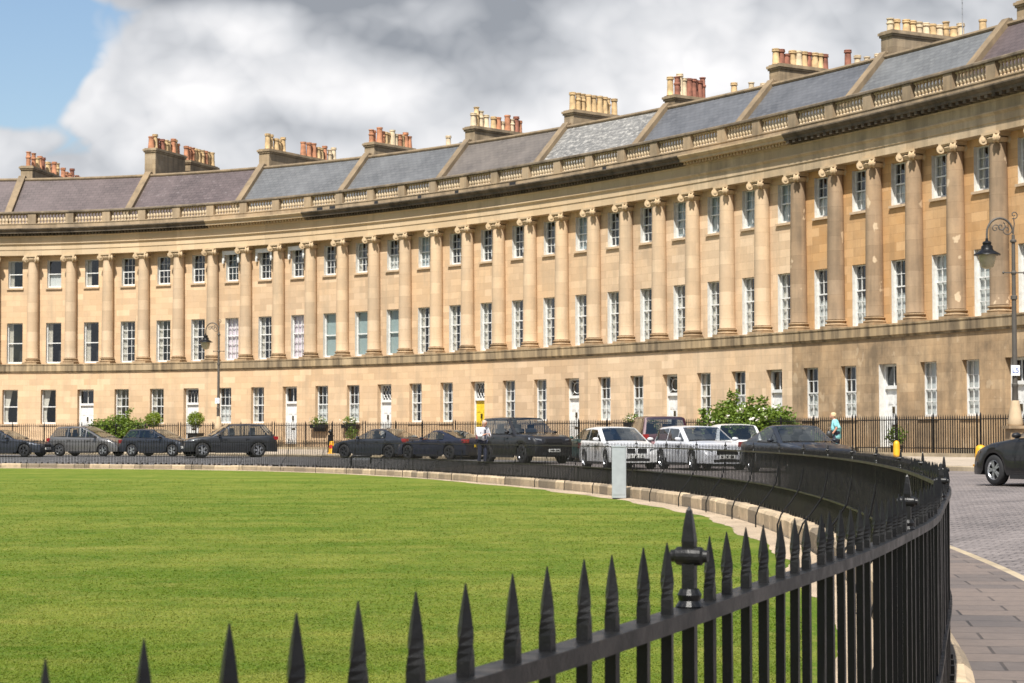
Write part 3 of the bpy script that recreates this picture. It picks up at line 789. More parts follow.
# lawn and the sandy strip along the plinth
mb = MB()
ed = [fp(s, -.30) for s in np.arange(0, FLEN, .6)]
ring = [(p.x, p.y, -.125) for p in ed] + [(-75, 99, -.125), (-75, -14, -.125), (-2.2, -14, -.125)]
from mathutils.geometry import tessellate_polygon
tri = tessellate_polygon([[Vector(p) for p in ring]])
for t in tri: mb.poly([ring[i] for i in t])
structure('lawn', mb, M['lawn'])
mb = MB(); rows = []
for s in np.arange(0, FLEN, .35):
    y = fp(s).y; wd = (.66 if 20 < y < 60 else .45 if y > 60 else .5) * (.8 + .22 * math.sin(s * .9) * math.sin(s * .37 + 1) + .05 * rnd.uniform(-1, 1))
    if y > 70: wd *= .6
    rows.append([fp(s, -.28, -.105), fp(s, -.28 - max(.12, wd) * .5, -.098), fp(s, -.28 - max(.12, wd), -.122)])
mb.grid(rows); structure('gravel_strip', mb, M['gravel'])
# mown grass blades over the nearer lawn, one uncountable mass
rg_ = np.random.default_rng(3); NB = 330000
yy = 1 / (1 / 11.5 + rg_.random(NB) * (1 / 75. - 1 / 11.5)); xx = (rg_.random(NB) * 2 - 1) * .31 * yy
fx = np.interp(yy, FPT[40:int(np.argmax(FPT[:, 1] > 62)), 1], FPT[40:int(np.argmax(FPT[:, 1] > 62)), 0])
far_ = yy > 60
okm = (xx < fx - .9 - .18 * ((yy > 18) & (yy < 60))) & ~(far_ & (xx > 1.5 - (yy - 60) * .34 - 1.6))
xx, yy = xx[okm], yy[okm]; n_ = len(xx)
hh = rg_.uniform(.006, .015, n_) * (1 + (yy > 30) * .2); ww = rg_.uniform(.005, .011, n_) * (yy / 14) ** .8; an = rg_.uniform(0, math.pi, n_); lx, ly = rg_.normal(0, .018, n_), rg_.normal(0, .018, n_)
V = np.empty((n_, 3, 3)); V[:, 0] = np.stack([xx - np.cos(an) * ww, yy - np.sin(an) * ww, np.full(n_, -.128)], 1); V[:, 1] = np.stack([xx + np.cos(an) * ww, yy + np.sin(an) * ww, np.full(n_, -.128)], 1); V[:, 2] = np.stack([xx + lx, yy + ly, -.125 + hh], 1)
me = bpy.data.meshes.new('grass'); me.vertices.add(n_ * 3); me.vertices.foreach_set('co', V.ravel()); me.loops.add(n_ * 3); me.loops.foreach_set('vertex_index', np.arange(n_ * 3, dtype=np.int32))
me.polygons.add(n_); me.polygons.foreach_set('loop_start', np.arange(0, n_ * 3, 3, dtype=np.int32)); me.update(calc_edges=True); me.materials.append(M['blade'])
tag(link('grass', me), 'short mown green grass covering the lawn', 'grass', kind='stuff')
# far pavement (crescent side), kerb and forecourt
def cstrip(name, m, prof, u0=-7, u1=48, n=220):
    mb = MB(); U = us(u0, u1, n)
    mb.grid([[P(u, d, z) for d, z in prof] for u in U], 0, False, [[(u * STEP, d) for d, z in prof] for u in U])
    return structure(name, mb, m)
cstrip('far_pavement', M['pave'], [(3.0, .745), (8.5, .556)])
cstrip('far_kerb', M['kerb'], [(8.5, .553), (8.66, .548), (8.70, .53), (8.70, .2)])
cstrip('forecourt', M['pave'], [(-.4, .70), (3.0, .70)])

# ------------------------------------------------------------------ stone plinth under the lawn fence: one wall of separate blocks
mb = MB(); s = .0
while s < FLEN - 1:
    L = rnd.uniform(.75, 1.25); s2 = s + L; g = .012
    dz, do, tone = rnd.uniform(-.012, .012), rnd.uniform(-.015, .015), rnd.random()
    secs = [s + g, s + g + .05, (s + s2) / 2, s2 - g - .05, s2 - g]
    rows = []
    for k, q in enumerate(secs):
        e = .025 if k in (0, 4) else 0
        zt = zstone(q) + dz - e * .5; a, b_ = -.24 + do + e, .14 - e
        rows.append([fp(q, a + .0, -.35), fp(q, a, zt - .05), fp(q, a + .04, zt), fp(q, b_ - .05, zt), fp(q, b_, zt - .04), fp(q, b_ + .03, -.35)])
    mb.grid(rows, 0, False, [[(tone, 0)] * 6] * 5)
    for r in (rows[0], rows[-1]): mb.poly(r, 0, [(tone * .4, 0)] * 6)
    s = s2
o = mb.obj('stone_plinth', M['plinth']); tag(o, 'low wall of weathered stone blocks under the black lawn fence', 'low wall')

# ------------------------------------------------------------------ the lawn fence
fence = thing('iron_fence', 'black spear-topped iron fence curving round the lawn, in the foreground', 'fence', fp(5, 0, .18))
FO = tuple(fence.location)
def frail(name, z, h, w):
    mb = MB(); S_ = np.concatenate([np.arange(0, 22, .12), np.arange(22, FLEN - .5, .5)])
    mb.grid([[fp(s, -w / 2, z - h / 2), fp(s, w / 2, z - h / 2), fp(s, w / 2, z + h / 2), fp(s, -w / 2, z + h / 2)] for s in S_], 0, True)
    return mb.obj(name, M['iron'], fence, org=FO)
frail('top_rail', RAIL_Z - .012, .026, .046); frail('bottom_rail', BOT_Z, .024, .044)
DP = .147; NP = 20
_q = np.arange(2.5, 8, .004); _qx, _qy = np.interp(_q, FS, FPT[:, 0]), np.interp(_q, FS, FPT[:, 1])
S0 = float(_q[np.argmin(np.where(_qy > 1.8, np.abs(_qx / np.maximum(_qy, .1) - (688.5 - 512) / FPX), 9))])           # the post seen at the front
picks = []; posts = []
s = S0 - DP * NP
k = 0
while s < FLEN - 1:
    y = fp(s).y
    d = DP if y < 16 else DP * 1.17
    if s >= 0: (posts if k % NP == 0 else picks).append((s, k))
    s += d; k += 1
def pk_mesh(full=True):
    mb = picket_mesh(1.325 - .12, .0088, .092); return mb
pm = pk_mesh().mesh('picket', M['iron'])
order = sorted(picks, key=lambda q: (fp(q[0]).y if fp(q[0]).y > 1.45 else 99))
near = set(q[1] for q in order[:100])
rest = MB()
for s, k in picks:
    p = fp(s); t = ft(s); a = math.atan2(t.y, t.x); z0 = zstone(s) - .06
    if k in near:
        o = link('picket', pm, fence, Vector((p.x, p.y, .12 + rnd.uniform(-.003, .003))) - Vector(FO), a + rnd.uniform(-.09, .09)); o.rotation_euler[0] = rnd.uniform(-.004, .004); o.rotation_euler[1] = rnd.uniform(-.004, .004)
    else:
        X = Vector((t.x, t.y, 0)); Y = Vector((-t.y, t.x, 0)); r = .009
        def ring(z, q): return [Vector((p.x, p.y, z)) + X * sx * q + Y * sy * q for sx, sy in ((-1, -1), (1, -1), (1, 1), (-1, 1))]
        rest.grid([ring(z0, r), ring(1.237, r), ring(1.268, r * 1.08), ring(1.303, r * .5), ring(1.325, .001)], 0, True)
o = rest.obj('far_pickets', M['iron'], fence, org=FO); o['kind'] = 'stuff'
# short dog bars between the pickets below the bottom rail
mb = MB()
for s, k in picks + posts:
    q = s + DP * .5
    if q > FLEN - 1: continue
    p = fp(q); t = ft(q); X = Vector((t.x, t.y, 0)); Y = Vector((-t.y, t.x, 0))
    mb.grid([[Vector((p.x, p.y, z)) + X * sx * .009 + Y * sy * .009 for sx, sy in ((-1, -1), (1, -1), (1, 1), (-1, 1))] for z in (zstone(q) + .02, BOT_Z)], 0, True)
    if k % 7 in (0, 3, 5):
        mb.box(Vector((p.x, p.y, zstone(q) + .035)), (.06, .06, .07), 0, X, Y)
o = mb.obj('dog_bars', M['iron'], fence, org=FO); o['kind'] = 'stuff'
def post_mesh():
    mb = MB(); r = .0108
    def rg(z, q, q2=None): q2 = q2 or q; return [(-q, -q2, z), (q, -q2, z), (q, q2, z), (-q, q2, z)]
    mb.grid([rg(.10, r), rg(1.205, r)], 0, True)
    mb.lathe([(.020, 1.20), (.024, 1.213), (.018, 1.222), (.021, 1.232), (.016, 1.242)], 16)
    mb.grid([rg(1.235, .0108), rg(1.29, .0108)], 0, True)
    mb.lathe([(.001, -.032), (.010, -.032), (.011, -.025), (.0155, -.021), (.017, 0), (.0155, .021), (.011, .025), (.010, .032), (.001, .032)], 18, (0, 0, 1.297), 0, (1, 0, 0), (0, 0, 1), (0, 1, 0))
    mb.grid([rg(1.30, .0095), rg(1.322, .0112), rg(1.352, .0078), rg(1.374, .0042), rg(1.381, .0008)], 0, True)
    return mb.mesh('post', M['iron'], False)
pom = post_mesh()
def stay_mesh():
    mb = MB(); mb.tube([(0, .01, .98), (0, .03, .85), (0, .07, .66), (0, .20, .46), (0, .36, .26), (0, .42, .10), (0, .42, -.12)], .013, 6)
    return mb.mesh('stay', M['iron'], True)
stm = stay_mesh()
for s, k in posts:
    p = fp(s); t = ft(s); a = math.atan2(t.y, t.x)
    link('post', pom, fence, Vector((p.x, p.y, 0)) - Vector(FO), a)
    if p.y > 8: link('stay', stm, fence, Vector((p.x, p.y, 0)) - Vector(FO), a)

# ------------------------------------------------------------------ area railings, one run per house
def area_rail(u0, lab):
    D = 3.0; z0 = .74
    root = thing('area_railing', lab, 'railing', P(u0 + 1.5, D, z0), 0, 'black railings in front of the houses')
    org = tuple(root.location)
    mb = MB(); sweep(mb, u0 + .02, u0 + 2.98, [(D - .18, .5), (D - .18, .87), (D + .18, .87), (D + .18, .5)], 8, 0, True, True)
    mb.obj('stone_base', M['kerb'], root, org=org)
    mb = MB()
    for z in (2.10, 1.05): sweep(mb, u0 + .03, u0 + 2.97, [(D - .02, z - .018), (D + .02, z - .018), (D + .02, z + .018), (D - .02, z + .018)], 12, 0, True, True)
    mb.obj('rails', M['iron'], root, org=org)
    n = 54
    pk = cached(lambda_pick)
    for k in range(n):
        u = u0 + .05 + 2.9 * k / (n - 1)
        link('picket', pk, root, P(u, D, .86) - Vector(org), rot_at(u))
    st = cached(lambda_stand)
    for u in (u0 + .04, u0 + 1.05, u0 + 1.95, u0 + 2.96): link('standard', st, root, P(u, D, .86) - Vector(org), rot_at(u))
    # door steps bridge
    return root
def lambda_pick(): return picket_mesh(1.42, .014, .13).mesh('picket', M['iron'])
def lambda_stand():
    mb = picket_mesh(1.50, .026, .16); mb.lathe([(.03, 1.27), (.045, 1.30), (.03, 1.33)], 8); return mb.mesh('standard', M['iron'])
RL = {-4: 'black area railing at the far left edge of the terrace', -1: 'black area railing behind the grey people carrier', 2: 'black area railing by the leafy hedge and topiary balls',
      5: 'black area railing behind the dark 4x4 and the far lamp post', 8: 'black area railing below the leafy window boxes', 11: 'black area railing in front of the yellow door',
      14: 'black area railing between the black 4x4 and the green car', 17: 'black area railing behind the maroon 4x4', 20: 'black area railing in front of the white rose bush',
      23: 'black area railing right behind the walking woman', 26: 'black area railing between the walking woman and the tall lamp post', 29: 'black area railing past the tall lamp post'}
for u0, _ in HOUSES: area_rail(u0, RL[u0])
STEPL = {-4: 'stone steps at the far left end of the terrace', -1: 'stone steps below the white door behind the grey people carrier', 2: 'stone steps between the two topiary balls',
 5: 'stone steps below the white door right of the charcoal 4x4', 8: 'stone steps below the white door above the grey saloon', 11: 'stone steps below the yellow door', 14: 'stone steps below the white door above the green hatchback',
 17: 'stone steps below the white door above the maroon 4x4', 20: 'stone steps behind the white rose bush', 23: 'stone steps below the white door right of the walking woman', 26: 'stone steps behind the tall lamp post', 29: 'stone steps past the right edge of the view'}
for u0, sp in HOUSES:                      # door steps
    u = (u0 // 3) * 3 + 1 if u0 % 3 else u0 + 1
    b = [q for q in range(u0, u0 + 3) if q % 3 == 1][0]
    t, n = frame(b + .5); mb = MB(); T, N = (t.x, t.y, 0), (n.x, n.y, 0)
    mb.box(P(b + .5, .38 + 1.15, .89), (1.7, 2.2, .30), 0, T, N); mb.box(P(b + .5, .38 + .45, 1.0), (1.5, .8, .08), 0, T, N)
    o = mb.obj('door_step', M['kerb']); tag(o, STEPL[u0], 'steps', 'stone door steps')

# ------------------------------------------------------------------ vehicles
def paint(name, col, metal=.35, rough=.32):
    m, nt, b = mat(name); p = geo(nt)
    n = noise(nt, p, 2.5, 4, .7); d = ramp(nt, n, .45, .8)
    lk(nt, mix(nt, math_(nt, 'MULTIPLY', d, .035), col, (.20, .18, .15)), b.inputs['Base Color'])
    setin(b, Roughness=rough, Metallic=metal); b.inputs['Coat Weight'].default_value = .6; b.inputs['Coat Roughness'].default_value = .02; b.inputs['Specular IOR Level'].default_value = .3
    return m
PT = {'black': paint('black_car_paint', (.006, .006, .007), 0, .5), 'charcoal': paint('charcoal_car_paint', (.022, .024, .028), .3, .4), 'navy': paint('dark_navy_car_paint', (.008, .011, .024), .1, .45),
      'grey': paint('grey_car_paint', (.16, .155, .15), .6), 'slate': paint('dark_slate_car_paint', (.022, .026, .034), .3, .4), 'white': paint('white_car_paint', (.60, .60, .60), 0),
      'silverwhite': paint('silver_white_car_paint', (.54, .55, .58), .1), 'green': paint('dark_green_car_paint', (.012, .05, .045), .3), 'maroon': paint('dark_maroon_car_paint', (.03, .006, .012), .2, .4)}
KIND = {
 # L, W, H, clearance, wheel r, front axle, rear axle, deck profile (fraction of L, height), greenhouse (rear base, rear top, front top, windscreen base), glass splits
 'hatch': dict(L=4.2, W=1.76, H=1.45, cl=.19, r=.32, fa=.305, ra=-.30, deck=[(-.5, .60), (-.49, .78), (-.465, .93), (-.40, 1.0), (.0, .97), (.21, .96), (.34, .88), (.44, .76), (.485, .66), (.5, .50)], gh=(-.475, -.36, -.02, .235), bp=(-.2, .03)),
 'mpv': dict(L=4.3, W=1.78, H=1.60, cl=.19, r=.32, fa=.31, ra=-.315, deck=[(-.5, .60), (-.49, .85), (-.475, 1.0), (-.40, 1.06), (.0, 1.02), (.27, 1.0), (.38, .90), (.455, .76), (.488, .64), (.5, .48)], gh=(-.48, -.37, -.0, .30), bp=(-.2, .06)),
 'saloon': dict(L=4.75, W=1.85, H=1.43, cl=.17, r=.335, fa=.31, ra=-.29, deck=[(-.5, .62), (-.492, .85), (-.47, .97), (-.40, 1.0), (-.3, .99), (.0, .95), (.17, .94), (.34, .85), (.45, .72), (.488, .62), (.5, .48)], gh=(-.41, -.20, -.03, .19), bp=(-.16, .02)),
 'estate': dict(L=4.7, W=1.82, H=1.44, cl=.17, r=.33, fa=.315, ra=-.29, deck=[(-.5, .60), (-.492, .8), (-.475, .93), (-.40, .97), (.0, .95), (.19, .94), (.34, .86), (.45, .73), (.488, .62), (.5, .48)], gh=(-.485, -.40, -.01, .21), bp=(-.19, .02)),
 'suv': dict(L=4.75, W=1.92, H=1.70, cl=.24, r=.37, fa=.31, ra=-.29, deck=[(-.5, .68), (-.492, .95), (-.475, 1.08), (-.40, 1.13), (.0, 1.09), (.20, 1.08), (.35, 1.02), (.45, .92), (.488, .80), (.5, .58)], gh=(-.48, -.36, -.0, .22), bp=(-.2, .03)),
 'big_suv': dict(L=4.98, W=2.0, H=1.86, cl=.26, r=.39, fa=.315, ra=-.275, deck=[(-.5, .72), (-.494, 1.0), (-.48, 1.15), (-.40, 1.19), (.0, 1.19), (.20, 1.18), (.38, 1.14), (.465, 1.06), (.492, .92), (.5, .62)], gh=(-.485, -.42, .02, .20), bp=(-.2, .03)),
 'coupe': dict(L=4.65, W=1.86, H=1.36, cl=.16, r=.335, fa=.31, ra=-.285, deck=[(-.5, .62), (-.49, .85), (-.46, .95), (-.36, .96), (.0, .91), (.15, .91), (.33, .83), (.45, .70), (.488, .60), (.5, .46)], gh=(-.40, -.13, -.02, .17), bp=(-.12, .02)),
}
def interp(x, pts): return float(np.interp(x, [p[0] for p in pts], [p[1] for p in pts]))
def arc_wheel(r, rimm):
    k = ('wheel', r, rimm)
    if k not in _cache:
        mb = MB(); w = .115
        mb.lathe([(r * .66, -w), (r * .9, -w * 1.02), (r * .985, -w * .8), (r, -w * .4), (r, w * .4), (r * .985, w * .8), (r * .9, w * 1.02), (r * .66, w), (r * .62, w * .5), (r * .62, -w * .5), (r * .66, -w)], 28, (0, 0, 0), 0, (1, 0, 0), (0, 0, 1), (0, 1, 0))
        ty = mb.mesh('wheel', M['rubber'], True, angle=50)
        mb = MB(); mb.lathe([(r * .68, w * .9), (r * .63, w * .95), (r * .58, w * .6)], 28, (0, 0, 0), 0, (1, 0, 0), (0, 0, 1), (0, 1, 0))
        mb.lathe([(.001, w * .85), (r * .14, w * .85), (r * .16, w * .6)], 12, (0, 0, 0), 0, (1, 0, 0), (0, 0, 1), (0, 1, 0))
        for i in range(10):
            a = 2 * math.pi * (i // 2) / 5 + (.17 if i % 2 else -.17); c = Vector((math.cos(a), 0, math.sin(a)))
            mb.box(c * r * .37 + Vector((0, w * .72, 0)), (r * .56, .03, r * .10), 0, c, (0, 1, 0), c.cross(Vector((0, 1, 0))))
        mb.lathe([(.001, w * .15), (r * .62, w * .15)], 20, (0, 0, 0), 1, (1, 0, 0), (0, 0, 1), (0, 1, 0))
        rm = mb.mesh('rim', [M[rimm], M['trim']])
        _cache[k] = (ty, rm)
    return _cache[k]
def car(kind, color, label, cat, px, Z, z, head, rimm='rim', rearplate=False, frontplate=True, group='cars by the terrace', **ov):
    K = dict(KIND[kind]); K.update(ov)
    L, W, H, cl, r = K['L'], K['W'], K['H'], K['cl'], K['r']
    X = (px - 512) * Z / FPX
    z = road_z(X, Z) + (.013 if px < 520 else 0.)
    root = thing('parked_car' if cat != 'driving car' else 'car', label, 'car', (X, Z, z), math.atan2(head[1], head[0]), group)
    deck = [(a * L, b) for a, b in K['deck']]
    wx = [K['fa'] * L, K['ra'] * L]; ra = r + .055
    def zt(x): return interp(x, deck)
    def wid(x):
        f = abs(x) / (L / 2); k = .17 if x > 0 else .12
        return W / 2 * (1 - k * max(0, (f - .70) / .30) ** 2.3)
    xs = set(a for a, b in deck) | set(np.linspace(-L / 2, L / 2, 25))
    for w in wx: xs |= set(w + ra * math.sin(t) for t in np.linspace(-math.pi / 2, math.pi / 2, 11))
    xs = sorted(x for x in xs if -L / 2 <= x <= L / 2)
    rows = []
    for x in xs:
        w, t = wid(x), zt(x); zs = cl + .03 * max(0, (abs(x) / (L / 2) - .8) / .2)
        for c in wx:
            d = abs(x - c)
            if d < ra: zs = max(zs, r + math.sqrt(max(0, ra * ra - d * d)) * .98)
        q = [(0, cl + .05), (w - .28, cl + .05), (w - .27, max(zs, cl + .06)), (w - .012, zs), (w, zs + (t - zs) * .22), (w * 1.005, zs + (t - zs) * .5), (w * .985, t - .12), (w * .965, t - .05), (w * .92, t - .012), (w * .78, t + .006), (w * .4, t + .022), (0, t + .026)]
        out = []; last = -1
        for i, (yy, zz) in enumerate(q):
            if i >= 3: zz = max(zz, last + .004)
            last = zz; out.append((yy, zz))
        half = [Vector((x, -yy, zz)) for yy, zz in out]; oth = [Vector((x, yy, zz)) for yy, zz in out[::-1]]
        rows.append(half + oth)
    rb, rt, ftp, wb = [g * L for g in K['gh']]
    b0, b1 = K['bp'][0] * L, K['bp'][1] * L
    mb = MB(); mb.grid(rows); mb.poly(rows[0][::-1]); mb.poly(rows[-1])
    nr = len(rows[0]) - 1
    for k in range((len(rows) - 1) * nr):          # the body's top inside the cabin is trim, not paint
        a_, c_ = divmod(k, nr); xm = (xs[a_] + xs[a_ + 1]) / 2
        if rb + .1 < xm < wb - .05 and 8 <= c_ <= nr - 9: mb.m[k] = 1
    # greenhouse
    zb = lambda x: zt(x) - .02
    roof = [(rb, zt(rb) - .02), (rt, H - .035), ((rt + ftp) / 2, H), (ftp, H - .025), (wb, zt(wb) - .02)]
    def zr(x): return max(interp(x, roof), zb(x))
    def hw(x, zz): return wid(max(rb + .12, min(x, wb))) * .955 - max(0, zz - zb(x)) * (.24 if H > 1.6 else .33)
    gx = sorted(set(list(np.linspace(rb, wb, 26)) + [rt, ftp, rt - .06, ftp + .06, rt + .1, ftp - .1, b1 - .03, b1 + .03, b0 - .03, b0 + .03, wb - .3]))
    rows = []
    for x in gx:
        t = zr(x); s = max(t - .075, zb(x) - .01)
        q = [(hw(x, zb(x)), zb(x) - .05), (hw(x, s), s), (hw(x, t - .03) - .03, max(s, t - .028)), (hw(x, t) - .10, t), (hw(x, t) * .5, t + .014), (0, t + .02)]
        half = [Vector((x, -a, b)) for a, b in q]; rows.append(half + [Vector((x, a, b)) for a, b in q[::-1]])
    nocab = kind in ('coupe', 'saloon')
    sidespans = [(b1 + .03, wb - .30), (max(b0, rb + .3) + (-.35 if nocab else .03), b1 - .03)] + ([] if nocab else [(rb + .24, b0 - .03)])
    ib = len(mb.v)
    for r_ in rows: mb.v += [tuple(p) for p in r_]
    for a_ in range(len(rows) - 1):
        xm = (gx[a_] + gx[a_ + 1]) / 2
        for c_ in range(11):
            if c_ in (0, 10) and any(p_ < xm < q_ for p_, q_ in sidespans): continue
            if 3 <= c_ <= 7 and (ftp + .03 < xm < wb - .05 or rb + .05 < xm < rt - .03): continue
            q_ = ib + a_ * 12 + c_
            mb.f.append((q_, q_ + 1, q_ + 13, q_ + 12)); mb.m.append(0); mb.uv.append([(0, 0)] * 4)
    body = mb.obj('body', [PT[color], M['trim']], root, smooth=True, angle=44)
    for x_ in (b1 - .28, b0 - .25):
        for sy in (-1, 1):
            w_, y_, z_ = W * .125, sy * W * .2, zt(x_)
            st = MB(); st.grid([[(x_ - a, y_ - b, z), (x_ + a, y_ - b, z), (x_ + a, y_ + b, z), (x_ - a, y_ + b, z)] for a, b, z in ((.07, w_, z_ - .1), (.06, w_ * .9, z_ + .2), (.05, w_ * .5, z_ + .23), (.05, w_ * .55, z_ + .36), (.03, w_ * .4, z_ + .39))], 0, True)
            st.obj('seat', M['seat'], root)
    # glass
    def side(xa, xb, name):
        for sy in (-1, 1):
            lo, hi = [], []
            for x in np.linspace(xa, xb, 9):
                t = zr(x) - .085; b = zb(x) + .035
                if t - b < .015: t = b + .004
                lo.append(Vector((x, sy * (hw(x, b) + .006), b))); hi.append(Vector((x, sy * (hw(x, t) + .006), t)))
            g = MB(); g.grid([lo, hi]); g.obj(name, M['carglass'], root)
    side(rb + .24, b0 - .03, 'rear_quarter_window') if kind != 'coupe' and kind != 'saloon' else None
    side(max(b0, rb + .3) + (.03 if kind not in ('coupe', 'saloon') else -.35), b1 - .03, 'rear_door_window')
    side(b1 + .03, wb - .30, 'front_door_window')
    def slope(xa, xb, name):
        g = MB(); rr = []
        for k in range(7):
            f = .07 + .85 * k / 6; x = xa + (xb - xa) * f; t = zr(x)
            y = hw(x, t) - .10
            rr.append([Vector((x, y * j, t + .034 + .012 * (1 - j * j))) for j in (-1, -.6, -.2, .2, .6, 1)])
        g.grid(rr); g.obj(name, M['carglass'], root)
    slope(wb, ftp, 'windscreen'); slope(rb, rt, 'rear_window')
    # nose
    def blk(name, m, c, d, top=1., par=root):
        g = MB(); g.box(c, d, 0, top=top); return g.obj(name, m, par)
    fz = zt(.485 * L)
    for sy in (-1, 1):
        g = MB(); g.grid([[Vector((L / 2 - a, sy * b, fz + c)) for a, b, c in row] for row in (
            [(.035, W * .27, -.05), (.07, W * .36, -.04), (.16, W * .437, -.03), (.36, W * .481, .02)],
            [(.03, W * .27, .03), (.075, W * .36, .045), (.17, W * .43, .06), (.38, W * .472, .09)])])
        for v in range(len(g.v)): pass
        g.obj('headlamp', M['headlamp'], root)
        g = MB(); rz_ = zt(-.485 * L)
        g.box((-L / 2 + .10, sy * W * .40, rz_ - .02), (.26, .24, .17)); g.obj('tail_lamp', M['tail'], root)
        g = MB(); g.lathe([(.001, -.11), (.07, -.08), (.085, 0), (.06, .09), (.001, .11)], 10, (wb - .42, sy * (wid(0) + .10), zb(wb) + .10), 0, (1, 0, 0), (0, 0, .8), (0, 1, 0))
        g.obj('door_mirror', PT[color] if color != 'grey' else M['trim'], root, smooth=True)
        for x in (b1 + .18, b0 + .12): blk('door_handle', M['trim'] if color in ('white', 'silverwhite') else PT[color], (x, sy * (W / 2 * 1.0 + .002), zt(x) - .17), (.2, .035, .03))
        blk('door_seam', M['trim'], (b1, sy * (W / 2 * 1.002), (cl + zt(b1)) / 2 + .02), (.012, .012, zt(b1) - cl - .28))
        blk('sill_trim', M['trim'], (0, sy * (W / 2 - .02), cl + .03), (L * .36, .06, .09))
    if K.get('twin'):
        for sy in (-1, 1): blk('grille', M['trim'], (L / 2 - .05, sy * W * .11, fz - .02), (.13, W * .17, .15), .9)
    else: blk('grille', M['trim'], (L / 2 - .05, 0, fz - .04), (.13, W * .40, .15), .92)
    blk('air_intake', M['trim'], (L / 2 - .06, 0, cl + .14), (.13, W * .50, .09), 1.06)
    blk('rear_bumper_trim', M['trim'], (-L / 2 + .05, 0, cl + .12), (.14, W * .7, .16))
    for end, on in ((1, frontplate), (-1, rearplate)):
        if not on: continue
        zz = cl + .27 if end > 0 else cl + .47
        pl = blk('number_plate', M['plate_w'] if end > 0 else M['plate_y'], (end * (L / 2 + .03), 0, zz), (.03, .52, .115))
        g = MB()
        for i in range(7):
            y = -.2 + i * .06 + (.03 if i > 3 else 0)
            g.box((end * (L / 2 + .048), y, zz), (.004, .036, .075)); 
        g.obj('plate_lettering', M['glyph'], pl)
    ty, rm = arc_wheel(r, rimm)
    for x in wx:
        for sy in (-1, 1):
            w = link('wheel', ty, root, (x, sy * (W / 2 - .125), r), 0 if sy > 0 else math.pi)
            link('rim', rm, w)
    return root
def hd(u, s=1, tw=0.):
    t, n = frame(u); a = math.atan2(t.y, t.x) + tw; return (s * math.cos(a), s * math.sin(a))
car('saloon', 'slate', 'dark slate saloon cut off by the left edge of the view', 'car', 9, 107.5, .43, hd(1.2), 'darkrim')
car('mpv', 'grey', 'grey people carrier parked beside the hedge, front to the right', 'car', 90, 108, .43, hd(1.8), 'rim')
car('hatch', 'slate', 'dark blue-grey hatchback parked between the people carrier and the dark 4x4', 'car', 161, 106.5, .43, hd(3.0), 'rim')
car('suv', 'charcoal', 'charcoal 4x4 with bright alloy wheels facing left under the far lamp post', 'car', 229, 102.5, .41, (-.955, -.30), 'rim')
car('saloon', 'slate', 'dark grey sloping-roof saloon seen from behind beside the yellow cone', 'car', 379, 97.5, .42, (-.80, .60), 'darkrim', rearplate=True)
car('coupe', 'navy', 'dark navy coupe parked behind the man in the white shirt', 'car', 443, 93, .43, (-.72, .69), 'darkrim', rearplate=True)
car('big_suv', 'black', 'big black 4x4 facing the camera to the right of the man', 'car', 524, 81.5, .43, (.47, -.88), 'darkrim')
car('hatch', 'green', 'dark green hatchback half hidden between the black 4x4 and the white hatchback', 'car', 598, 84, .44, (-.35, .93), 'rim', rearplate=True)
car('hatch', 'white', 'white hatchback with twin-slot grille behind the pale cabinet', 'car', 618, 69.5, .40, (.24, -.97), 'rim', L=4.3, twin=True)
car('big_suv', 'maroon', 'dark maroon 4x4 seen from behind, beyond the two white cars', 'car', 655, 79, .44, (-.10, .995), 'rim', rearplate=True)
car('estate', 'silverwhite', 'silver-white estate car to the right of the white hatchback', 'car', 700, 66.5, .38, (.28, -.96), 'rim')
car('hatch', 'white', 'white hatchback seen from behind with a yellow number plate by the rose bush', 'car', 729, 74, .46, (-.08, .997), 'rim', rearplate=True, H=1.52, W=1.82)
car('coupe', 'slate', 'dark coupe facing the camera behind the curve of the fence', 'car', 797, 60.5, .37, (.30, -.954), 'darkrim', W=1.95, H=1.43)
car('saloon', 'black', 'glossy black car on the cobbles at the right edge', 'driving car', 1067, 44.5, .36, (-.40, .917), 'rim', H=1.53, deck=[(a_, b_ * 1.13) for a_, b_ in KIND['saloon']['deck']], r=.345)

